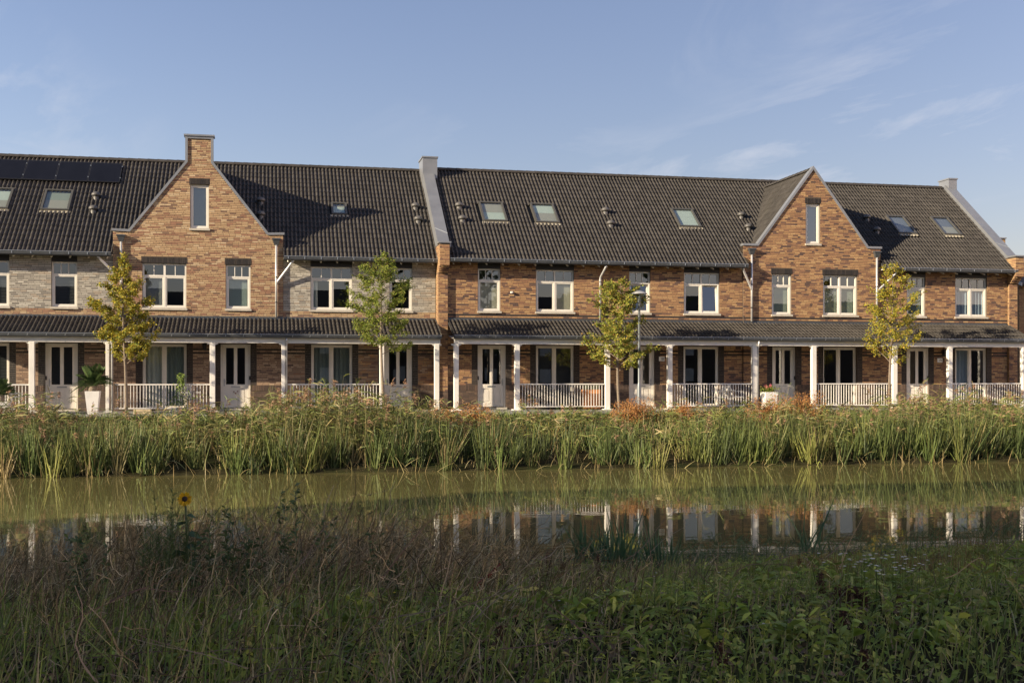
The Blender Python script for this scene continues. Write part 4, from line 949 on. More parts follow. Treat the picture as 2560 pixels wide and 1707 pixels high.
# height to which the bank growth reaches, read along the bank
TOPX = [-20,-17,-14,-11,-9.2,-8.2,-6.6,-5.2,-4.0,-2,0,2,4,6,8,10,12,15,18,21,26]
TOPZ = [1.62,1.54,1.44,1.46,1.85,2.40,2.35,1.9,1.50,1.42,1.38,1.42,1.50,1.58,1.62,1.60,1.64,1.74,1.78,1.80,1.8]
def bank_top(X): return np.interp(X, TOPX, TOPZ)
def far_bank():
    S1 = Veg()
    # sedge and cattail leaves at the water's edge, in tussocks
    nt_ = 980; TX = rng.uniform(-22, 27, nt_); TX = TX[rng.random(nt_) < np.clip(2.6*hash_noise(TX, TX*0+4.5, 1.15)-.35, .12, 1)]; nt_ = len(TX); wob = .75*(hash_noise(TX, TX*0+1.5, 2.3)-.5)+.5*(hash_noise(TX, TX*0+7.5, .8)-.5); TY = -10.35+wob+rng.uniform(0, 1, nt_)**1.3*2.3; TH_ = rng.uniform(.6, 1.15, nt_)*(.62+.75*hash_noise(TX, TX*0+2.5, 1.7))
    for rep in range(1):
        per = 26; X = np.repeat(TX, per)+rng.normal(0, .095, nt_*per); Y = np.repeat(TY, per)+rng.normal(0, .08, nt_*per); Hh = np.repeat(TH_, per)*rng.uniform(.65, 1.15, nt_*per)
        Y = np.maximum(Y, -11.0); P = np.stack([X, Y, np.maximum(ground_z(X, Y), -.12)-.02], 1); n = len(P)
        Hh = np.minimum(Hh*1.18, np.maximum(.45, bank_top(X)+.05-P[:,2]))
        tc_ = np.repeat(cols(nt_, SEDGE, .30), per, 0)*rng.uniform(.8, 1.2, (n,1))
        outw = np.stack([X-np.repeat(TX, per), Y-np.repeat(TY, per)], 1)*1.6
        D = unit(np.stack([outw[:,0]+rng.normal(.03,.13,n), outw[:,1]+rng.normal(-.03,.13,n), np.ones(n)], 1))
        S1.rib(P, D, Hh, rng.uniform(.018, .036, n), np.where(rng.random(n) < .10, rng.uniform(.6,1.2,n), rng.uniform(.02,.45,n)*rng.random(n)), tc_, 5)
    # dry straw leaning out over the water
    n = 1500; P = ground_pts(n, -22, 27, -10.8, -9.0); P[:,2] = np.maximum(P[:,2], -.02); S1.rib(P, lean_dirs(n, .6, (0,-.25)), rng.uniform(.3,.9,n), .013, rng.uniform(.1,.6,n), cols(n, STRAW), 4)
    # general mid-bank grass
    P = ground_pts(20000, -22, 28, -9.2, -4.6); n = len(P); Hh = np.clip((bank_top(P[:,0])-P[:,2]), .22, 1.2)*rng.uniform(.45, 1.05, n)*(.6+.75*hash_noise(P[:,0]+5, P[:,1]*.4, 1.3))
    tint = cols(n, GREEN_REED, .2); hv = hash_noise(P[:,0], P[:,1], 1.7)[:,None]
    tint = tint*np.where(hv > .62, np.array([1.25,1.0,.9]), np.array([.95,1.02,1.0]))
    st_ = rng.random(n) < .16; tint[st_] = cols(int(st_.sum()), STRAW)
    S1.rib(P, lean_dirs(n, .6), Hh, rng.uniform(.014,.032,n), rng.uniform(.0,.8,n), tint, 4)
    o = S1.build('sedge_bank', 'reedy'); tag(o, 'tall green sedge and grass along the far waterline', 'sedge', kind='stuff')
    # common reed with plumes
    S2 = Veg(); PL = Veg()
    def dens(X, Y):
        d = np.interp(X, [-20,-15,-13,-10,-9,-7,-5,-3.5,-1,3,5,8,11,14,18,26], [.9,.7,.5,.5,.8,1,.8,.45,.35,.4,.7,.7,.75,.95,1,1]); return d*(.35+.65*(hash_noise(X, Y, 1.6) > .35))
    P = ground_pts(5600, -21, 27, -9.9, -5.0, dens); n = len(P)
    Hh = np.clip(bank_top(P[:,0])-P[:,2]+.12, .4, 2.1)*rng.uniform(.55, 1.15, n)*(.55+.85*hash_noise(P[:,0], P[:,1]*.3, 1.1)); tall = rng.random(n) < .10; Hh = Hh+np.where(tall, rng.uniform(.2,.65,n), 0)
    D = lean_dirs(n, .13, (.05, 0)); S2.rib(P, D, Hh, .011, .03, cols(n, [((.24,.20,.085),1),((.17,.17,.06),1)]), 4, 'const')
    tips = P+D*Hh[:,None]-np.array([0,0,1])*(.03*Hh)[:,None]
    for k_ in range(9):
        f = rng.uniform(.22, .96, n); B0 = P+D*(Hh*f)[:,None]; a = rng.uniform(0, 2*np.pi, n); el = rng.uniform(.25, 1.0, n)
        DD = unit(np.stack([np.cos(a)*np.cos(el), np.sin(a)*np.cos(el), np.sin(el)], 1))
        S2.rib(B0, DD, rng.uniform(.25,.52,n), rng.uniform(.020,.038,n), rng.uniform(.15,.75,n), cols(n, GREEN_REED, .25), 3, 'leaf')
    sel = rng.random(n) < .30; T = tips[sel]; m_ = len(T); az = rng.uniform(-.9, .9, m_)
    for k_ in range(22):
        f = rng.uniform(0, .22, m_); B0 = T-D[sel]*f[:,None]; DD = unit(np.stack([np.cos(az)*.7+rng.normal(0,.38,m_), np.sin(az)*.5+rng.normal(0,.38,m_), rng.uniform(.2,1.1,m_)], 1))
        PL.rib(B0, DD, rng.uniform(.08,.22,m_), rng.uniform(.014,.030,m_), rng.uniform(.3,1.0,m_), cols(m_, PLUME), 2, 'leaf')
    o = S2.build('reed_bed', 'reedy'); tag(o, 'common reed stems and leaves on the far bank', 'reeds', kind='stuff')
    o = PL.build('reed_plumes', 'dry'); tag(o, 'brown feathery plumes of the far bank reeds', 'reed plumes', kind='stuff')
    # short bright grass beside the path
    S3 = Veg(); P = ground_pts(14000, -22, 28, -5.6, -4.3); n = len(P)
    S3.rib(P, lean_dirs(n, .35), rng.uniform(.14,.42,n), rng.uniform(.008,.018,n), rng.uniform(.1,.6,n), cols(n, [((.12,.19,.035),3),((.16,.21,.05),2),((.22,.22,.07),1)]), 3)
    # leafy weeds on the slope
    P = ground_pts(26000, -22, 28, -8.2, -4.5, lambda X, Y: np.clip(2.2*hash_noise(X, Y, 1.3)-.6, 0, 1)); n = len(P); P[:,2] += rng.uniform(.05,.55,n)*np.clip(bank_top(P[:,0])-P[:,2]+.15, .2, 1.0)
    S3.kites(P, rng.normal(size=(n,3))+np.array([-.6,-.5,.8]), rng.uniform(.03,.08,n), cols(n, [((.12,.17,.035),3),((.17,.19,.05),2),((.24,.19,.06),1)]), .5)
    for (bx_, by_, br_, bh_) in [(rng.uniform(-21,26), rng.uniform(-8.6,-5.4), rng.uniform(.3,.75), rng.uniform(.45,1.0)) for _ in range(46)]:
        m_ = int(420*br_/.5); q = rng.normal(0, 1, (m_,3)); q = q/np.linalg.norm(q, axis=1, keepdims=True)*rng.uniform(.35,1,(m_,1))
        zb_ = float(ground_z(bx_, by_)); bh_ = min(bh_, max(.35, float(bank_top(bx_))-zb_+.15)); c0 = np.array(GREEN_REED[rng.integers(0,4)][0])*rng.uniform(.7,1.1)*np.array([.95,1,.9])
        Pb = np.stack([bx_+q[:,0]*br_*1.2, by_+q[:,1]*br_*.8, zb_+np.abs(q[:,2])*bh_], 1); S3.kites(Pb, q+rng.normal(0,.5,(m_,3)), rng.uniform(.04,.10,m_), c0*rng.uniform(.75,1.3,(m_,1)), .42)
        m2 = 40; P2 = np.stack([bx_+rng.normal(0,br_*.5,m2), by_+rng.normal(0,br_*.4,m2), np.full(m2, zb_)], 1); S3.rib(P2, lean_dirs(m2, .3), bh_*rng.uniform(.7,1.35,m2), .014, rng.uniform(0,.3,m2), cols(m2, STRAW+GREEN_REED), 3)
    o = S3.build('path_grass', 'reedy'); tag(o, 'short grass and weeds between reeds and brick path', 'grass', kind='stuff')
far_bank()

def dock(X, Y, h, r_, n, pal, label, name='dock_clump', group='rusty clumps on the far bank', seedy=1.0, material='dry', cat='weed', ks=1.0):
    """upright weed: stems crowded with small dry seeds"""
    z = float(ground_z(X, Y)); T = thing(name, (X, Y, z), label, cat, group); v = Veg(); s_ = Veg()
    P = np.stack([X+rng.normal(0, r_*.35, n), Y+rng.normal(0, r_*.3, n), np.full(n, z-.02)], 1); D = lean_dirs(n, .22 if ks > .9 else .06); Hh = h*rng.uniform(.6 if ks > .9 else .9, 1.05, n)
    s_.rib(P, D, Hh, .010, .03, cols(n, [((.20,.12,.06),1)]), 4, 'const')
    for q in range(int(46*seedy)):
        f = rng.uniform(.30, 1.0, n); B0 = P+D*(Hh*f)[:,None]; sp = (1.1-f)[:,None]*r_*.30+.02*ks
        B0 = B0+rng.normal(size=(n,3))*sp*np.array([1,1,.5]); v.kites(B0, rng.normal(size=(n,3))+np.array([-.4,-.4,.4]), rng.uniform(.022,.05,n)*ks, cols(n, pal), .6)
    s_.build('stems', 'dry', T)['kind'] = 'stuff'; v.build('seed_heads', material, T)['kind'] = 'stuff'; return T
spots = [(6.9,-6.6,1.0,.5,'rust coloured seeding dock in front of the porch with a white chair'),(7.7,-6.2,1.05,.45,'rust brown dock clump by the post between the lamp house and the pointed gable'),(8.5,-6.4,1.15,.5,'tall orange brown dock clump below the white flower planter'),
         (2.3,-6.0,.70,.6,'low rusty weed clump in front of the porch with the orange planter'),(3.0,-5.6,.75,.5,'brown weed clump at the foot of the street tree by the lamp'),(-2.6,-6.3,.8,.6,'brown seeding weed clump opposite the zinc party wall'),(-3.6,-6.6,.75,.6,'rust brown weed clump beside the tall plumed reeds'),(4.4,-5.7,.7,.5,'brown seeding clump in front of the street lamp')]
for (X, Y, h, r_, lb) in spots: dock(X, Y-.5, h+.18, r_*1.25, 40, RUST, lb, seedy=1.3, ks=1.25)

# ---------------------------------------------------------------- street trees
def tree(X, Y, H, cb, env, pal, label, nleaf=3400, seed=0, leaf=.082, asp=.62, name='street_tree', group='young street trees on the far bank', droopy=.3, trunk_r=.052, zb=None, lean=0.0):
    r0 = random.Random(seed); z0 = float(ground_z(X, Y)) if zb is None else zb
    T = thing(name, (X, Y, z0), label, 'tree', group); tk = MB(); pts = []; rad = []; nb = 12
    for i in range(nb+1):
        t = i/nb; pts.append((X+lean*t*H+.05*math.sin(t*5+seed), Y+.05*math.sin(t*4+seed*2), z0-.05+t*(H*.97))); rad.append(trunk_r*(1-t)**.8+.006)
    tk.tube(pts, rad, 8); tk.build('trunk', 'bark', T, smooth=True)
    br = MB(); lp = []; nbr = 46
    for i in range(nbr):
        t = cb+(1-cb)*((i+.5)/nbr)**.95*.97; zz = t*H; a = i*2.399+r0.uniform(-.5,.5); Lb = np.interp(t, env[0], env[1])*r0.uniform(.6, 1.18)
        px_ = X+lean*t*H+.05*math.sin(t*5+seed); py_ = Y+.05*math.sin(t*4+seed*2); el = r0.uniform(.35, .95); q = []
        for s_ in range(5):
            u = s_/4; q.append((px_+math.cos(a)*Lb*u*math.cos(el*.8), py_+math.sin(a)*Lb*u*math.cos(el*.8), z0+zz+Lb*math.sin(el)*u*(1-.25*u)))
        br.tube(q, [.016*(1-.8*s_/4)*(1.2-t*.6) for s_ in range(5)], 5)
        for s_ in range(7):
            u = r0.uniform(.25, 1); b = np.array(q[0])+(np.array(q[-1])-np.array(q[0]))*u; a2 = a+r0.uniform(-1.4,1.4); l2 = Lb*r0.uniform(.18,.42)
            e = b+np.array([math.cos(a2)*l2, math.sin(a2)*l2, l2*r0.uniform(-.1,.8)]); br.tube([tuple(b), tuple(e)], [.005,.002], 3, False)
            lp.append((b, e, max(.2, Lb)))
    br.build('branches', 'bark', T)
    v = Veg(); Ls = np.array([l for *_, l in lp]); w = Ls/Ls.sum(); k = rng.choice(len(lp), nleaf, p=w); f = rng.uniform(.1, 1.12, nleaf)[:,None]
    b = np.array([p[0] for p in lp])[k]; e = np.array([p[1] for p in lp])[k]; P = b+(e-b)*f+rng.normal(0, .045, (nleaf,3))
    P[:,2] -= np.abs(rng.normal(0, .03, nleaf)); zf = (P[:,2]-z0)/H
    c = cols(nleaf, pal, .2)
    Nn = rng.normal(size=(nleaf,3))+np.array([-.35,-.45,.5]); dn = np.tile([0,0,-1.], (nleaf,1))+rng.normal(0, .6, (nleaf,3))
    v.kites(P, Nn, rng.uniform(.65, 1.2, nleaf)*leaf, c, asp, up=np.cross(unit(Nn), dn)); v.build('crown', 'leafy', T); return T
YEL = [((.38,.31,.028),5),((.30,.265,.03),5),((.22,.225,.032),4.5),((.40,.28,.035),1.5),((.29,.17,.04),.8),((.15,.18,.03),2.5)]
GRN = [((.18,.225,.032),5),((.24,.27,.04),4),((.13,.175,.028),4),((.30,.26,.06),1.2)]
MIX = [((.22,.24,.035),5),((.30,.29,.045),4),((.16,.20,.03),4),((.36,.28,.05),2),((.33,.19,.05),1.2)]
tree(-13.50, -2.75, 5.35, .30, ([.28,.38,.5,.62,.75,.87,1],[.95,1.15,1.20,1.0,.62,.32,.12]), YEL, 'young tree with golden yellow leaves beside the palm in the tall planter', 12500, 1)
tree(-5.10, -2.75, 5.55, .36, ([.33,.42,.5,.62,.75,.87,1],[1.0,1.30,1.25,1.05,1.05,.5,.12]), GRN, 'young tree with green drooping leaves in front of the small roof window house', 12500, 2, leaf=.085, asp=.42, droopy=.6)
tree(3.32, -2.75, 4.75, .30, ([.28,.38,.5,.62,.75,.87,1],[.85,1.20,1.05,1.0,.95,.75,.25]), MIX, 'young tree with yellow green leaves standing beside the street lamp', 12000, 3)
tree(13.93, -2.75, 5.60, .30, ([.28,.38,.5,.62,.75,.87,1],[.80,1.15,1.30,1.10,.95,.50,.15]), YEL, 'young tree with thin golden green crown in front of the pointed gable house', 6800, 4)
# taller trees on the near bank behind the camera and far left
NB = [((.05,.075,.02),3),((.07,.09,.025),3)]
for i, (X, Y, H) in enumerate([(2,-70,14.0),(12,-68,13.0),(30,-70,15.0)]):
    tree(X, Y, H, .18, ([0,.2,.4,.6,.8,1],[2.6,3.0,3.3,2.8,1.9,.5]), NB, ['tall tree before the lane house','tall tree at the lane corner','tall tree along the lane'][i], 5200, 20+i, leaf=.34, name='bank_tree', group='trees on the near bank', trunk_r=.16)

# ---------------------------------------------------------------- near bank
def zone(X, Y): return pxx(X, Y)
def at_px(x, y, z):
    d = FW+RT*(x-1280)/F_PX; d = np.array([d[0], d[1], (HZ-y)/F_PX]); t = (z-CAM[2])/d[2]; return CAM+t*d
def on_depth(x, dep): q = CAM+dep*(FW+RT*(x-1280)/F_PX); return float(q[0]), float(q[1])
def base_depth(x, yb):
    for dep in np.arange(5.0, 18, .05):
        X, Y = on_depth(x, dep); yp = HZ-(float(ground_z(X, Y))-CAM[2])*F_PX/dep
        if yp < yb: return dep
    return 16.0
def near_bank():
    def frus(X, Y): p = pxx(X, Y); return ((p > -1500) & (p < 4000)).astype(float)
    DK = Veg(); n0 = 105000
    LEAFG = [((.23,.29,.045),5),((.165,.215,.036),4),((.31,.345,.06),3.5),((.31,.285,.075),1.5)]
    # fine grass everywhere
    P = ground_pts(n0, -22, 20, -38.2, -26.9, frus); n = len(P); p = zone(P[:,0], P[:,1]); lft = smooth(1500, 1000, p)
    Hh = rng.uniform(.12,.32,n)*np.clip((-27.0-P[:,1])/4.5, .35, 1)*(1+.6*lft)*(.6+.8*hash_noise(P[:,0], P[:,1], .8)); tint = cols(n, [((.19,.245,.05),5),((.25,.285,.065),4),((.32,.28,.11),1.8),((.36,.30,.16),1.4),((.09,.125,.03),2.5)], .25)
    DK.rib(P, lean_dirs(n, .38, (.08,0)), Hh, rng.uniform(.006,.014,n), rng.uniform(.05,.6,n), tint, 3)
    o = DK.build('bank_grass', 'leafy'); tag(o, 'shaded green grass covering the near bank', 'grass', kind='stuff')
    # leafy ground cover: small plants of several leaves
    LF = Veg(); P = ground_pts(53000, -22, 20, -38.2, -27.6, lambda X, Y: frus(X, Y)*np.clip(.12+1.5*(hash_noise(X, Y, 1.4)-.28), 0, 1)*np.interp(pxx(X, Y), [0,900,1500,2560], [.42,.55,.8,1.0])); n = len(P)
    low = np.clip((-27.0-P[:,1])/4.5, .3, 1); hp = rng.uniform(.05,.22,n)*(.6+.8*hash_noise(P[:,0]+9, P[:,1], .9))*low
    pc = cols(n, LEAFG, .2)
    big = np.where(hash_noise(P[:,0]+31, P[:,1], 1.1) > .52, rng.uniform(1.2,2.0,n), rng.uniform(.6,1.1,n)); thin = np.where(hash_noise(P[:,0]-17, P[:,1], .8) > .5, .55, 1.1)
    for k_ in range(9):
        a = rng.uniform(0, 2*np.pi, n); el = rng.uniform(.1, .9, n); B0 = P+np.stack([np.cos(a)*.01, np.sin(a)*.01, hp*rng.uniform(.2,1,n)], 1)
        LF.rib(B0, unit(np.stack([np.cos(a)*np.cos(el), np.sin(a)*np.cos(el), np.sin(el)], 1)), big*rng.uniform(.035,.085,n), big*thin*rng.uniform(.012,.026,n), rng.uniform(.1,.7,n), pc*rng.uniform(.8,1.25,(n,1)), 3, 'leaf')
    o = LF.build('ground_cover', 'leafy'); tag(o, 'low broad leaved weeds covering the near bank', 'weeds', kind='stuff')
    # leaf litter and seedlings close to the soil
    LT = Veg(); P = ground_pts(132000, -22, 20, -38.4, -27.2, frus); n = len(P); P[:,2] += rng.uniform(.005,.09,n)
    cl = cols(n, LEAFG, .25); br = hash_noise(P[:,0], P[:,1], .9)+.25*rng.normal(size=n) > np.interp(pxx(P[:,0], P[:,1]), [0,1200,1700,2560], [.45,.55,.78,.85]); cl[br] = cols(int(br.sum()), [((.20,.14,.075),3),((.14,.095,.05),3),((.25,.19,.10),1)])
    LT.kites(P, rng.normal(size=(n,3))*.55+np.array([0,-.35,1.0]), rng.uniform(.025,.07,n), cl, .6)
    o = LT.build('leaf_litter', 'leafy'); tag(o, 'seedlings and fallen leaves covering the near bank soil', 'leaf litter', kind='stuff')
    # dead stalks, tangled, thickest at the left
    TW = Veg(); DEAD = [((.28,.22,.11),5),((.16,.12,.058),6),((.42,.34,.19),2.5),((.08,.06,.033),2.5)]
    def dd(X, Y):
        p = pxx(X, Y); dep = (X-CAM[0])*FW[0]+(Y-CAM[1])*FW[1]
        return frus(X, Y)*np.interp(p, [-300,200,1050,1400,1800,2600], [.8,1,1,.45,.12,.08])*np.interp(dep, [5.5,7,8.5,12.5,14.5], [.5,.65,1,1,.0])*(.35+.65*(hash_noise(X+3, Y, 1.2) > .3))
    P = ground_pts(34000, -22, 14, -37.8, -28.6, dd); n = len(P); p = zone(P[:,0], P[:,1]); dep = (P[:,0]-CAM[0])*FW[0]+(P[:,1]-CAM[1])*FW[1]
    hmax = np.interp(p, [0,250,600,850,1150,1500,2560], [.62,.66,.78,.76,.60,.34,.26])*np.interp(dep, [6,7.5,9,12], [.55,.75,1,1])
    Hh = hmax*rng.uniform(.6,1.15,n)*(.7+.6*hash_noise(P[:,0], P[:,1], .7)); D = lean_dirs(n, .5, (.32,.0))
    TW.rib(P, D, Hh*1.1, rng.uniform(.006,.012,n), rng.uniform(0,.25,n), cols(n, DEAD, .25), 5, 'const', curl=.10)
    sub = rng.random(n) < .8; Ps = P[sub]; Ds = D[sub]; Hs = Hh[sub]; m_ = sub.sum()
    for k_ in range(3):
        f = rng.uniform(.3,.95,m_); B0 = Ps+Ds*(Hs*f)[:,None]; DD = unit(Ds*.6+rng.normal(0,.5,(m_,3)))
        TW.rib(B0, DD, Hs*rng.uniform(.15,.42,m_), rng.uniform(.0045,.008,m_), rng.uniform(-.1,.3,m_), cols(m_, DEAD, .25), 3, 'const', curl=.12)
    # fallen long stalks criss-crossing
    P = ground_pts(700, -18, 8, -37.6, -31, lambda X, Y: frus(X, Y)*np.interp(pxx(X, Y), [0,1400,2000,2560], [1,.8,.3,.25])); n = len(P); P[:,2] += rng.uniform(.05,.3,n); a = rng.normal(.35,.55,n)+np.where(rng.random(n) < .25, 2.4, 0)
    TW.rib(P, unit(np.stack([np.cos(a), rng.normal(0,.35,n), np.abs(np.sin(a))*.9], 1)), rng.uniform(.25,.75,n), rng.uniform(.006,.010,n), rng.uniform(.0,.15,n), cols(n, [((.26,.19,.12),3),((.20,.13,.09),2),((.17,.075,.05),.5)]), 6, 'const', curl=.06)
    o = TW.build('dead_stalks', 'dry'); tag(o, 'tangle of dead brown weed stalks on the near bank', 'dead stalks', kind='stuff')
    # reeds at the near waterline
    RD = Veg(); P = ground_pts(6500, -14, 18, -28.6, -26.2, lambda X, Y: frus(X, Y)*np.interp(pxx(X, Y), [900,1350,1500,1750,2100,2350,2560,2800], [.05,.25,.35,.75,.5,.8,1,1])*(.25+.75*(hash_noise(X, Y, .8) > .45))); n = len(P); p = zone(P[:,0], P[:,1])
    Hh = np.interp(p, [900,1500,1800,2200,2400,2560,2800], [.22,.30,.42,.32,.52,.72,.85])*rng.uniform(.4,1.15,n); P[:,2] = np.maximum(P[:,2], -.08)
    RD.rib(P, lean_dirs(n, .20), Hh, rng.uniform(.006,.014,n), rng.uniform(0,.3,n), cols(n, [((.07,.11,.04),4),((.09,.13,.045),3),((.14,.15,.06),1)]), 4)
    for k_ in range(3):
        B0 = P+np.array([0,0,1])*(Hh*rng.uniform(.3,.9,n))[:,None]; a = rng.uniform(0, 6.28, n)
        RD.rib(B0, unit(np.stack([np.cos(a), np.sin(a)*.5, rng.uniform(.5,1.4,n)], 1)), rng.uniform(.10,.22,n), .010, rng.uniform(.1,.5,n), cols(n, [((.07,.115,.045),4),((.09,.13,.05),3)]), 2, 'leaf')
    # tawny grass tufts in the middle right
    for (cx_, cy_) in ((-3.4,-31.6),(-2.9,-32.3),(-4.0,-32.8),(-1.4,-31.2),(-.2,-30.8),(-3.0,-33.4),(.9,-31.0)):
        n = 260; P = np.stack([cx_+rng.normal(0,.22,n), cy_+rng.normal(0,.22,n), np.zeros(n)], 1); P[:,2] = ground_z(P[:,0], P[:,1]); RD.rib(P, lean_dirs(n, .25), rng.uniform(.2,.42,n), .005, rng.uniform(0,.3,n), cols(n, [((.24,.14,.05),3),((.17,.14,.04),3),((.22,.10,.05),1)]), 3)
    o = RD.build('waterside_reeds', 'leafy'); tag(o, 'thin green reeds along the near waterline', 'reeds', kind='stuff')
    # flowers
    def flowers(name, pts, size, colr, label, cat, stem):
        v = Veg(); n = len(pts); G = np.stack([pts[:,0], pts[:,1], ground_z(pts[:,0], pts[:,1])], 1); T_ = G+np.array([0,0,1])*stem[:,None]
        v.rib(G, np.tile([0,0,1.], (n,1)), stem, .004, 0, cols(n, [((.09,.13,.03),1)]), 2, 'const')
        for k_ in range(7):
            a = 2*np.pi*k_/7; DD = unit(np.stack([np.full(n, math.cos(a)), np.full(n, math.sin(a)), np.full(n, .35)], 1)); v.rib(T_, DD, size*.55, size*.34, .15, np.tile(colr, (n,1))*rng.uniform(.9,1.05,(n,1)), 2, 'leaf', side=unit(np.cross(DD, [0,0,1.])))
        v.kites(T_+np.array([0,-.002,.006]), np.tile([0,-.3,1.], (n,1)), size*.32, np.tile((.55,.36,.03), (n,1)), 1.0)
        o = v.build(name, 'leafy'); tag(o, label, cat, kind='stuff')
    n = 70; P = np.array([on_depth(x, base_depth(x, y)) for x, y in zip(rng.normal(2215,72,n), rng.normal(1500,11,n))]); flowers('daisies', P, .030, (.72,.72,.64), 'patch of white daisies on the near bank', 'daisies', rng.uniform(.22,.34,n))
    n = 90; P = ground_pts(n, -12, 4, -37, -30)[:,:2]; flowers('yellow_flowers', P, .022, (.62,.48,.03), 'small yellow flowers scattered over the near bank', 'flowers', rng.uniform(.15,.34,n))
    n = 46; P = ground_pts(n, -8, 2, -37.2, -33)[:,:2]; flowers('white_flowers', P, .018, (.7,.7,.68), 'tiny white flowers scattered low on the near bank', 'flowers', rng.uniform(.12,.28,n))
near_bank()

# dark seeding docks that stand up singly out of the near bank
DARK = [((.10,.05,.034),4),((.14,.065,.04),3),((.06,.032,.024),2)]
docks = [(1375,1470,1365,'tallest dark brown dock spike, left of the iris leaves'),(1397,1462,1400,'short dark dock spike next to the tallest dock spike'),(1498,1470,1376,'dark red brown dock plant in front of the iris leaves'),(1586,1490,1437,'dark dock seed head standing alone right of the iris leaves'),(1341,1480,1437,'small dark dock plant left of the tallest dock spike'),
         (1996,1456,1388,'slender dark dock spike among the waterside reeds'),(2058,1505,1422,'branching dark dock plant at the left of the dock group'),(2084,1515,1465,'low dark dock spike inside the dock group below the daisies'),(2111,1527,1455,'thin dark dock spike in the middle of the dock group'),(2138,1527,1458,'tallest thin dark dock spike of the group below the daisies'),(2153,1530,1466,'dark dock spike touching the tallest of the dock group'),(2168,1520,1480,'low dark dock spike at the right of the dock group'),(2241,1540,1506,'short dark dock spike below the daisies'),
         (1815,1690,1582,'dark dock stalk standing near the bare soil'),(2136,1680,1607,'dark dock stalk below the dock group'),(2122,1580,1523,'small dark dock stalk just below the dock group'),(1248,1650,1556,'dark stalk standing in the bright green weeds')]
for (x, yb, ytop, lb) in docks:
    dep = base_depth(x, yb); X, Y = on_depth(x, dep); z = float(ground_z(X, Y)); zt = CAM[2]+(HZ-ytop)/F_PX*dep
    dock(X, Y, max(.15, zt-z), .06, 1, DARK, lb, 'dock_plant', 'dark seeding docks on the near bank', 7.0, cat='dock', ks=.42)
# iris leaf fans at the near waterline
for (x, dep, h, lb) in ((1475,14.0,.85,'fan of long green iris leaves arching at the near waterline'),(1545,13.6,.90,'largest clump of green iris leaves at the near waterline'),(1650,13.9,.72,'small upright iris clump right of the largest one'),(2030,13.6,.98,'tall pointed cattail leaves above the near reeds')):
    X, Y = on_depth(x, dep); z = float(ground_z(X, Y)); T = thing('iris_clump', (X, Y, z), lb, 'iris', 'iris clumps at the near waterline'); v = Veg(); n = 70 if x < 1700 else 18
    P = np.stack([X+rng.normal(0,.10,n), Y+rng.normal(0,.08,n), np.full(n, z-.03)], 1); v.rib(P, lean_dirs(n, .36), h*rng.uniform(.6,1.1,n), rng.uniform(.022,.036,n), rng.uniform(.02,.4,n), cols(n, [((.06,.12,.055),3),((.08,.145,.06),2)]), 6); v.build('leaves', 'leafy', T)
# tall weeds that rise above the dead stalks
def tall_weed(x, dep, ytop, lb, kind):
    X, Y = on_depth(x, dep); z = float(ground_z(X, Y)); h = CAM[2]+(HZ-ytop)/F_PX*dep-z; T = thing('tall_weed', (X, Y, z), lb, 'weed', 'tall weeds above the dead stalks'); s_ = Veg(); v = Veg(); n = 12 if kind == 'feather' else 6
    P = np.stack([X+rng.normal(0,.07,n), Y+rng.normal(0,.07,n), np.full(n, z-.02)], 1); D = lean_dirs(n, .10); Hh = h*rng.uniform(.55,1.02,n); s_.rib(P, D, Hh, .008, .0, cols(n, [((.07,.10,.035),1)]), 5, 'const')
    for k_ in range(34):
        f = rng.uniform(.25,1,n); B0 = P+D*(Hh*f)[:,None]; a = rng.uniform(0,6.28,n); el = rng.uniform(.3,1.1,n); DD = unit(np.stack([np.cos(a)*np.cos(el), np.sin(a)*np.cos(el), np.sin(el)], 1))
        if kind == 'feather': v.rib(B0, DD, rng.uniform(.04,.10,n), .007, .1, cols(n, [((.10,.135,.04),1)]), 2)
        else: v.rib(B0, DD, rng.uniform(.04,.085,n), rng.uniform(.014,.026,n), .3, cols(n, [((.07,.105,.035),2),((.10,.135,.045),1)]), 2, 'leaf')
    s_.build('stems', 'leafy', T); v.build('leaves', 'leafy', T)
tall_weed(212, 8.6, 1290, 'dark leafy thistle standing over the dead stalks at the left', 'leafy')
tall_weed(410, 8.9, 1222, 'feathery green weed beside the sunflower', 'feather')
tall_weed(700, 9.2, 1190, 'tall dark thistle with small heads against the water', 'leafy')
tall_weed(440, 8.7, 1262, 'fine green weed in front of the sunflower stem', 'feather')
tall_weed(485, 8.9, 1268, 'fine green weed right against the sunflower', 'feather')
tall_weed(375, 8.7, 1275, 'pale feathery weed left of the sunflower', 'feather')
tall_weed(510, 8.6, 1290, 'dense leafy weed under the sunflower', 'leafy')
tall_weed(610, 9.1, 1262, 'leafy weed with drooping leaves between the two thistles', 'leafy')
tall_weed(800, 9.0, 1290, 'dark leafy weed among the tallest dead stalks', 'leafy')
tall_weed(560, 9.0, 1255, 'dark bushy weed right of the sunflower', 'leafy')
tall_weed(955, 8.8, 1322, 'dark dried weed at the right of the dead stalks', 'leafy')
tall_weed(1245, 10.8, 1345, 'green leafy weed at the edge of the mirrored porch posts', 'leafy')
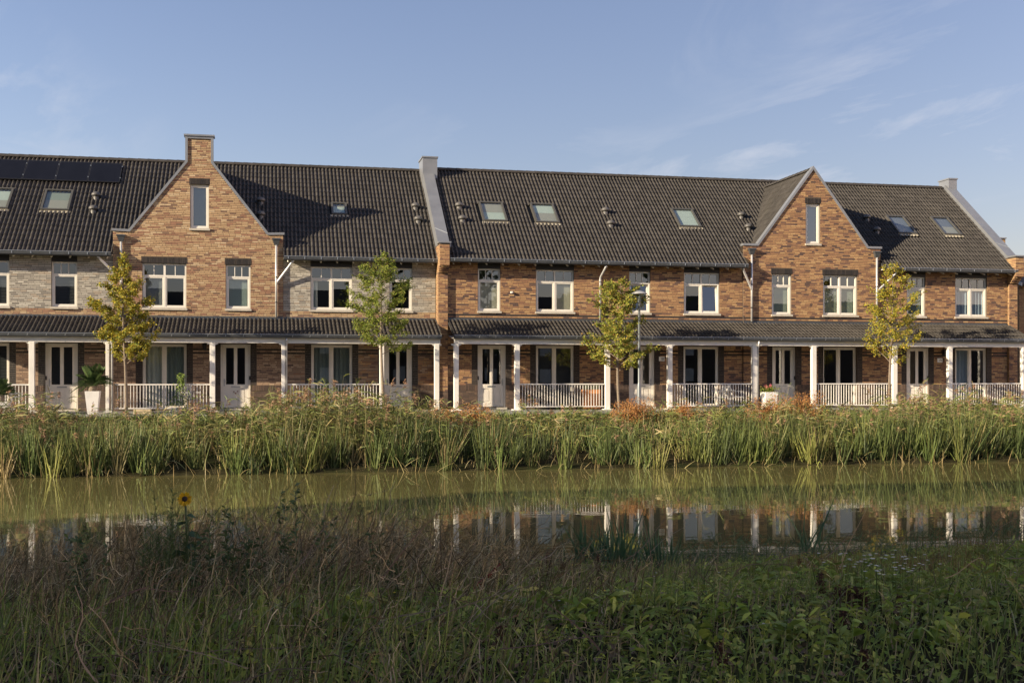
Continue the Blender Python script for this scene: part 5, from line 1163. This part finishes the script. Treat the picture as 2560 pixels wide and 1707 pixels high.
# the sunflower
def sunflower():
    dep = 8.8; X, Y = on_depth(462, dep); z = float(ground_z(X, Y)); zc = CAM[2]+(HZ-1246)/F_PX*dep
    T = thing('sunflower', (X, Y, z), 'yellow sunflower with dark centre rising above the dead stalks', 'sunflower')
    hd = np.array([X, Y-.02, zc]); st = MB(); st.tube([(X+.03,Y+.03,z-.02),(X+.02,Y+.02,z+(zc-z)*.5),(X+.005,Y+.03,zc-.06),(X,Y+.02,zc-.01)], [.010,.009,.008,.010], 8); st.build('stem', 'weed_stem', T)
    nrm = unit(np.array([[.10,-1,.05]]))[0]; a = unit(np.cross(nrm, [0,0,1.])[None])[0]; b = np.cross(a, nrm)
    pv = Veg(); n = 26; an = np.linspace(0, 2*np.pi, n, endpoint=False)+rng.normal(0,.05,n); D = unit(np.cos(an)[:,None]*a+np.sin(an)[:,None]*b+nrm*rng.normal(.1,.12,(n,1)))
    pv.rib(hd+D*.016, D, rng.uniform(.034,.044,n), rng.uniform(.013,.018,n), .05, cols(n, [((.66,.40,.01),3),((.56,.31,.01),1)], .15), 3, 'leaf', side=unit(np.cross(D, nrm))); pv.build('petals', 'leafy', T)
    d = MB(); pr = [(.002,.012),(.012,.011),(.020,.006),(.023,-.002),(.018,-.010),(.002,-.014)]; seg = 14
    vs = [tuple(hd+nrm*zz+(a*math.cos(2*math.pi*j/seg)+b*math.sin(2*math.pi*j/seg))*rr) for rr, zz in pr for j in range(seg)]
    d.add(vs, [(i*seg+j, i*seg+(j+1)%seg, (i+1)*seg+(j+1)%seg, (i+1)*seg+j) for i in range(len(pr)-1) for j in range(seg)]); d.build('disc', 'sun_disc', T, smooth=True)
    lv = [(.62,-.9,.11),(.70,.6,.12),(.55,2.4,.13),(.80,2.9,.09),(.48,-.2,.12),(.86,.2,.07)]
    for (f, az, L) in lv:
        v = Veg(); P = np.array([[X+.015, Y+.02, z+(zc-z)*f]]); v.rib(P, unit(np.array([[math.cos(az), math.sin(az)*.5-.3, .25]])), np.array([L]), np.array([L*.75]), np.array([.55]), np.array([[.055,.10,.045]]), 5, 'leaf', side=unit(np.array([[-math.sin(az)*.6, math.cos(az), .5]]))); v.build('leaf', 'leafy', T)
mat('weed_stem', (.08,.11,.045), .7); mat('sun_disc', (.028,.018,.012), .9, noise=.4, nscale=300)
sunflower()
# one red stalk
X, Y = on_depth(1140, 8.0); z = float(ground_z(X, Y)); T = thing('red_stalk', (X, Y, z), 'leaning dark red dock stalk among green weeds', 'stalk'); v = Veg(); s_ = MB()
p0 = np.array([X, Y, z]); p1 = p0+np.array([.32,.05,.30]); s_.tube([tuple(p0), tuple(p0+(p1-p0)*.5+np.array([0,0,.03])), tuple(p1)], [.005,.004,.002], 6); s_.build('stem', 'red_paint', T)
n = 70; f = rng.random((n,1)); v.kites(p0+(p1-p0)*f+rng.normal(0,.008,(n,3)), rng.normal(size=(n,3)), .018, cols(n, [((.16,.03,.02),1)]), .6); v.build('seed_heads', 'dry', T)

# ================================================================ things on the far side
def lamp():
    X, Y, z = 3.95, -3.10, 1.385; T = thing('street_lamp', (X, Y, z), 'grey street lamp with a shallow dome hood and glass cone', 'street lamp')
    MB().lathe([(.075,0),(.075,.9),(.055,1.0),(.045,1.05),(.042,3.85),(.05,3.87),(.05,3.93),(.03,3.95)], (X,Y,z), 16).build('pole', 'lamp_grey', T, smooth=True)
    MB().lathe([(.045,5.28-z),(.075,5.36-z),(.125,5.55-z),(.128,5.57-z)], (X,Y,z), 20).build('glass_cone', 'glass', T, smooth=True)
    for k in range(3):
        a = k*2.094+.4; MB().tube([(X+.03*math.cos(a),Y+.03*math.sin(a),5.22),(X+.115*math.cos(a),Y+.115*math.sin(a),5.57)], .010, 6).build('strut', 'lamp_hood', T)
    MB().lathe([(.03,5.20-z),(.045,5.24-z),(.045,5.29-z),(.02,5.30-z)], (X,Y,z), 14).build('socket', 'lamp_hood', T)
    MB().lathe([(.02,5.32-z),(.03,5.36-z),(.03,5.46-z),(.005,5.50-z)], (X,Y,z), 12).build('bulb', 'sign_white', T, smooth=True)
    MB().lathe([(.002,5.57-z),(.24,5.565-z),(.295,5.560-z),(.295,5.572-z),(.24,5.605-z),(.16,5.645-z),(.08,5.668-z),(.002,5.675-z)], (X,Y,z), 28).build('hood', 'lamp_hood', T, smooth=True)
lamp()
def planter(X, Y, z, w0, w1, h, kind, label, cat):
    T = thing('planter', (X, Y, z), label, cat); m = MB(); a, b = w0/2, w1/2
    m.add([(X-a,Y-a,z),(X+a,Y-a,z),(X+a,Y+a,z),(X-a,Y+a,z),(X-b,Y-b,z+h),(X+b,Y-b,z+h),(X+b,Y+b,z+h),(X-b,Y+b,z+h),(X-b+.03,Y-b+.03,z+h),(X+b-.03,Y-b+.03,z+h),(X+b-.03,Y+b-.03,z+h),(X-b+.03,Y+b-.03,z+h),(X-b+.03,Y-b+.03,z+h-.06),(X+b-.03,Y-b+.03,z+h-.06),(X+b-.03,Y+b-.03,z+h-.06),(X-b+.03,Y+b-.03,z+h-.06)],
          [(0,3,2,1),(0,1,5,4),(1,2,6,5),(2,3,7,6),(3,0,4,7),(4,5,9,8),(5,6,10,9),(6,7,11,10),(7,4,8,11),(8,9,13,12),(9,10,14,13),(10,11,15,14),(11,8,12,15)])
    m.build('pot', 'planter', T); MB().box(X-b+.031, X+b-.031, Y-b+.031, Y+b-.031, z+h-.10, z+h-.05).build('potting_soil', 'soil', T)
    return z+h-.05
def palm(X, Y, z, s, label):
    T = thing('cycad_palm', (X, Y, z), label, 'palm'); MB().lathe([(.09*s,-.02),(.10*s,.08*s),(.07*s,.16*s),(.01,.18*s)], (X,Y,z), 12).build('trunk', 'bark', T)
    for k in range(30):
        a = k*2.4+rng.uniform(-.2,.2); el = rng.uniform(.15, 1.35); L = s*rng.uniform(.55,.72); d = unit(np.array([[math.cos(a)*math.cos(el), math.sin(a)*math.cos(el), math.sin(el)]])); v = Veg(); P0 = np.array([[X, Y, z+.12*s]])
        dr = .55*math.cos(el); v.rib(P0, d, np.array([L]), np.array([.012]), np.array([dr]), np.array([[.16,.17,.06]]), 6, 'const'); nl = 26
        sd = unit(np.cross(d, [[0,0,1.]]))[0]; up_ = unit(np.cross(sd[None], d))[0]
        for sg in (-1, 1):
            t = np.linspace(.14, 1, nl); B0 = P0+d*L*t[:,None]; B0[:,2] -= dr*L*t**2
            DD = unit(np.tile(sg*sd, (nl,1))+d*.75+up_*.25); v.rib(B0, DD, L*.30*np.sin(np.pi*np.clip(t,.12,.93))**.6, .026*s, .1, cols(nl, [((.055,.095,.030),2),((.085,.125,.04),1)]), 2, 'leaf', side=np.tile(d[0], (nl,1)))
        v.build('frond', 'leafy', T)
zt = planter(-14.60, -1.90, 1.385, .30, .46, .77, '', 'tall tapered white planter under the palm by the golden tree', 'planter'); palm(-14.60, -1.90, zt, 1.4, 'dark green cycad palm in the tall white planter')
zt = planter(-17.45, -1.90, 1.385, .34, .50, .42, '', 'low white planter with a palm in front of the solar panel house', 'planter'); palm(-17.45, -1.90, zt+.1, 1.15, 'light green cycad palm in the low white planter')
zt = planter(9.42, -1.90, 1.385, .40, .50, .68, '', 'white square planter with pink flowers beside the porch post', 'planter')
T = thing('flowering_plant', (9.42, -1.90, zt), 'pink flowering geranium in the white square planter', 'flowers'); v = Veg(); n = 260
P = np.array([9.42,-1.90,zt+.13])+rng.normal(0,1,(n,3))*np.array([.15,.13,.07]); v.kites(P, rng.normal(size=(n,3))+np.array([-.3,-.3,.6]), .06, cols(n, GRN), .8); v.build('foliage', 'leafy', T)
v = Veg(); n = 90; cen = np.array([[9.26,-2.0,zt+.27],[9.44,-1.98,zt+.28],[9.34,-1.9,zt+.23]])[rng.integers(0,3,n)]; v.kites(cen+rng.normal(0,.032,(n,3)), rng.normal(size=(n,3))+np.array([0,-.6,.4]), .036, cols(n, [((.62,.20,.22),2),((.50,.10,.12),1)]), .9); v.build('blossoms', 'leafy', T)
# orange wooden planter behind the railing
T = thing('wooden_planter', (2.85,-.72,ZP), 'orange wooden plank planter behind the porch railing', 'planter')
for i in range(5): MB().bbox(2.56+i*.118, 2.56+i*.118+.113, -.92, -.895, ZP+.02, 2.16, .004).build('plank', 'orange_wood', T)
for i in range(3): MB().bbox(2.535, 2.56, -.91+i*.13, -.91+i*.13+.125, ZP+.02, 2.155, .004).build('plank', 'orange_wood', T); MB().bbox(3.15, 3.175, -.91+i*.13, -.91+i*.13+.125, ZP+.02, 2.155, .004).build('plank', 'orange_wood', T)
MB().box(2.562, 3.148, -.89, -.54, ZP, 2.08).build('potting_soil', 'soil', T)
T = thing('potted_herb', (2.85,-.72,2.08), 'wispy grey green herb growing in the orange planter', 'plant'); v = Veg(); n = 130; P = np.stack([2.85+rng.uniform(-.26,.26,n), -.72+rng.uniform(-.14,.14,n), np.full(n,2.07)],1); v.rib(P, lean_dirs(n,.3), rng.uniform(.15,.42,n), .010, .1, cols(n, [((.13,.16,.08),1)]), 3); v.build('foliage','leafy',T)
def chair(X, Y, rz, m, label, group=None):
    T = thing('garden_chair', (X, Y, ZP), label, 'chair', group); WLs = WL[T]; WL[T] = np.zeros(3); T.rotation_euler.z = rz
    MB().bbox(-.23,.23,-.22,.22,.42,.46,.01).build('seat', m, T)
    for sx in (-1,1):
        MB().tube([(sx*.22,-.21,0),(sx*.22,-.20,.64)], .014, 6).build('leg', m, T); MB().tube([(sx*.22,.24,0),(sx*.22,.20,.45),(sx*.22,.29,.90)], .014, 6).build('leg', m, T)
        MB().bbox(sx*.22-.02, sx*.22+.02, -.22, .24, .64, .66, .004).build('armrest', m, T)
    b = MB()
    for k in range(6): x_ = -.17+k*.068; b.add([(x_-.025,.21,.48),(x_+.025,.21,.48),(x_+.025,.29,.88),(x_-.025,.29,.88),(x_-.025,.225,.48),(x_+.025,.225,.48),(x_+.025,.305,.88),(x_-.025,.305,.88)], [(0,1,2,3),(7,6,5,4),(0,4,5,1),(2,6,7,3),(1,5,6,2),(3,7,4,0)])
    b.build('backrest', m, T); WL[T] = WLs
chair(.75, -.60, R(-60), 'charcoal', 'black garden chair nearest the door behind the railing', 'garden chairs on the porches')
chair(2.05, -.62, R(70), 'charcoal', 'black garden chair beside the orange planter', 'garden chairs on the porches')
chair(7.95, -.70, R(-75), 'porch_paint', 'white garden chair on the porch behind the rusty docks', 'garden chairs on the porches')
chair(8.65, -.70, R(75), 'porch_paint', 'second white garden chair next to the porch downpipe', 'garden chairs on the porches')
chair(-11.55, -.10, R(40), 'cushion_grey', 'grey slatted chair behind the railing of number 24', 'garden chairs on the porches')
def table(X, Y, r_, h, m, label):
    T = thing('bistro_table', (X, Y, ZP), label, 'table'); MB().lathe([(.002,h-.03),(r_-.02,h-.03),(r_,h-.015),(r_-.005,h),(.002,h)], (X,Y,ZP), 24).build('table_top', m, T)
    for k in range(3):
        a = k*2.094+.3; MB().tube([(X+.06*math.cos(a),Y+.06*math.sin(a),ZP+h-.03),(X+.26*math.cos(a),Y+.26*math.sin(a),ZP)], .013, 6).build('leg', m, T)
table(1.40, -.62, .30, .72, 'charcoal', 'small dark round table between the two black chairs')
table(8.30, -.72, .28, .70, 'porch_paint', 'small white round table between the white chairs')
# white side table by the left planter
T = thing('side_table', (-17.0,-1.75,1.385), 'small white side table beside the low white planter', 'table'); MB().bbox(-17.2,-16.83,-1.93,-1.6,2.06,2.10,.008).build('table_top','porch_paint',T); MB().bbox(-17.16,-16.87,-1.90,-1.63,1.96,2.0,.008).build('shelf','porch_paint',T)
for a in (-17.15,-16.88):
    for b in (-1.89,-1.64): MB().box(a-.015,a+.015,b-.015,b+.015,1.385,2.06).build('leg','porch_paint',T)
# climbing plant on the railing of number 24
T = thing('climbing_plant', (-11.9,-.92,ZP), 'leafy climber growing up the railing of number 24', 'plant'); v = Veg(); s_ = MB(); s_.tube([(-11.9,-.9,ZP),(-11.86,-.92,2.1),(-11.9,-.9,2.7)], [.012,.008,.004], 6); s_.build('stem','bark',T); n = 320; zz = rng.uniform(1.5,2.75,n)
v.kites(np.stack([-11.85+rng.normal(0,.10+.12*(zz<2.2),n)+.25*(rng.random(n)<.3)*(zz<2.1), -.9+rng.normal(0,.06,n), zz],1), rng.normal(size=(n,3))+np.array([-.5,-.7,.4]), .07, cols(n, [((.14,.21,.04),2),((.20,.25,.05),1)]), .8); v.build('foliage','leafy',T)
# crate and boulder on the path
T = thing('wooden_crate', (-13.0,-2.05,1.385), 'pale wooden crate lying on the path below the railing of number 24', 'crate')
for i in range(2): MB().bbox(-13.28,-12.72,-2.2,-2.175,1.395+i*.085,1.46+i*.085,.004).build('slat','pale_wood',T); MB().bbox(-13.28,-12.72,-1.925,-1.90,1.395+i*.085,1.46+i*.085,.004).build('slat','pale_wood',T)
for a in (-13.28,-12.745): MB().bbox(a,a+.025,-2.174,-1.926,1.386,1.55,.004).build('end_board','pale_wood',T)
def boulder(X, Y, r_, label):
    bm = bmesh.new(); bmesh.ops.create_icosphere(bm, subdivisions=3, radius=1)
    for q in bm.verts:
        k = 1+.22*math.sin(q.co.x*3.1+X)*math.cos(q.co.y*2.7)+.12*math.sin(q.co.z*5+q.co.x*4); q.co = Vector((q.co.x*k*r_*1.25, q.co.y*k*r_, q.co.z*k*r_*.72))
    me = bpy.data.meshes.new('boulder'); bm.to_mesh(me); bm.free(); me.materials.append(MATS['stone_grey']); me.shade_smooth(); o = link('boulder', me); o.location = (X, Y, 1.385+r_*.55); tag(o, label, 'boulder')
boulder(-11.95, -2.1, .17, 'grey rounded boulder on the path below the climber')
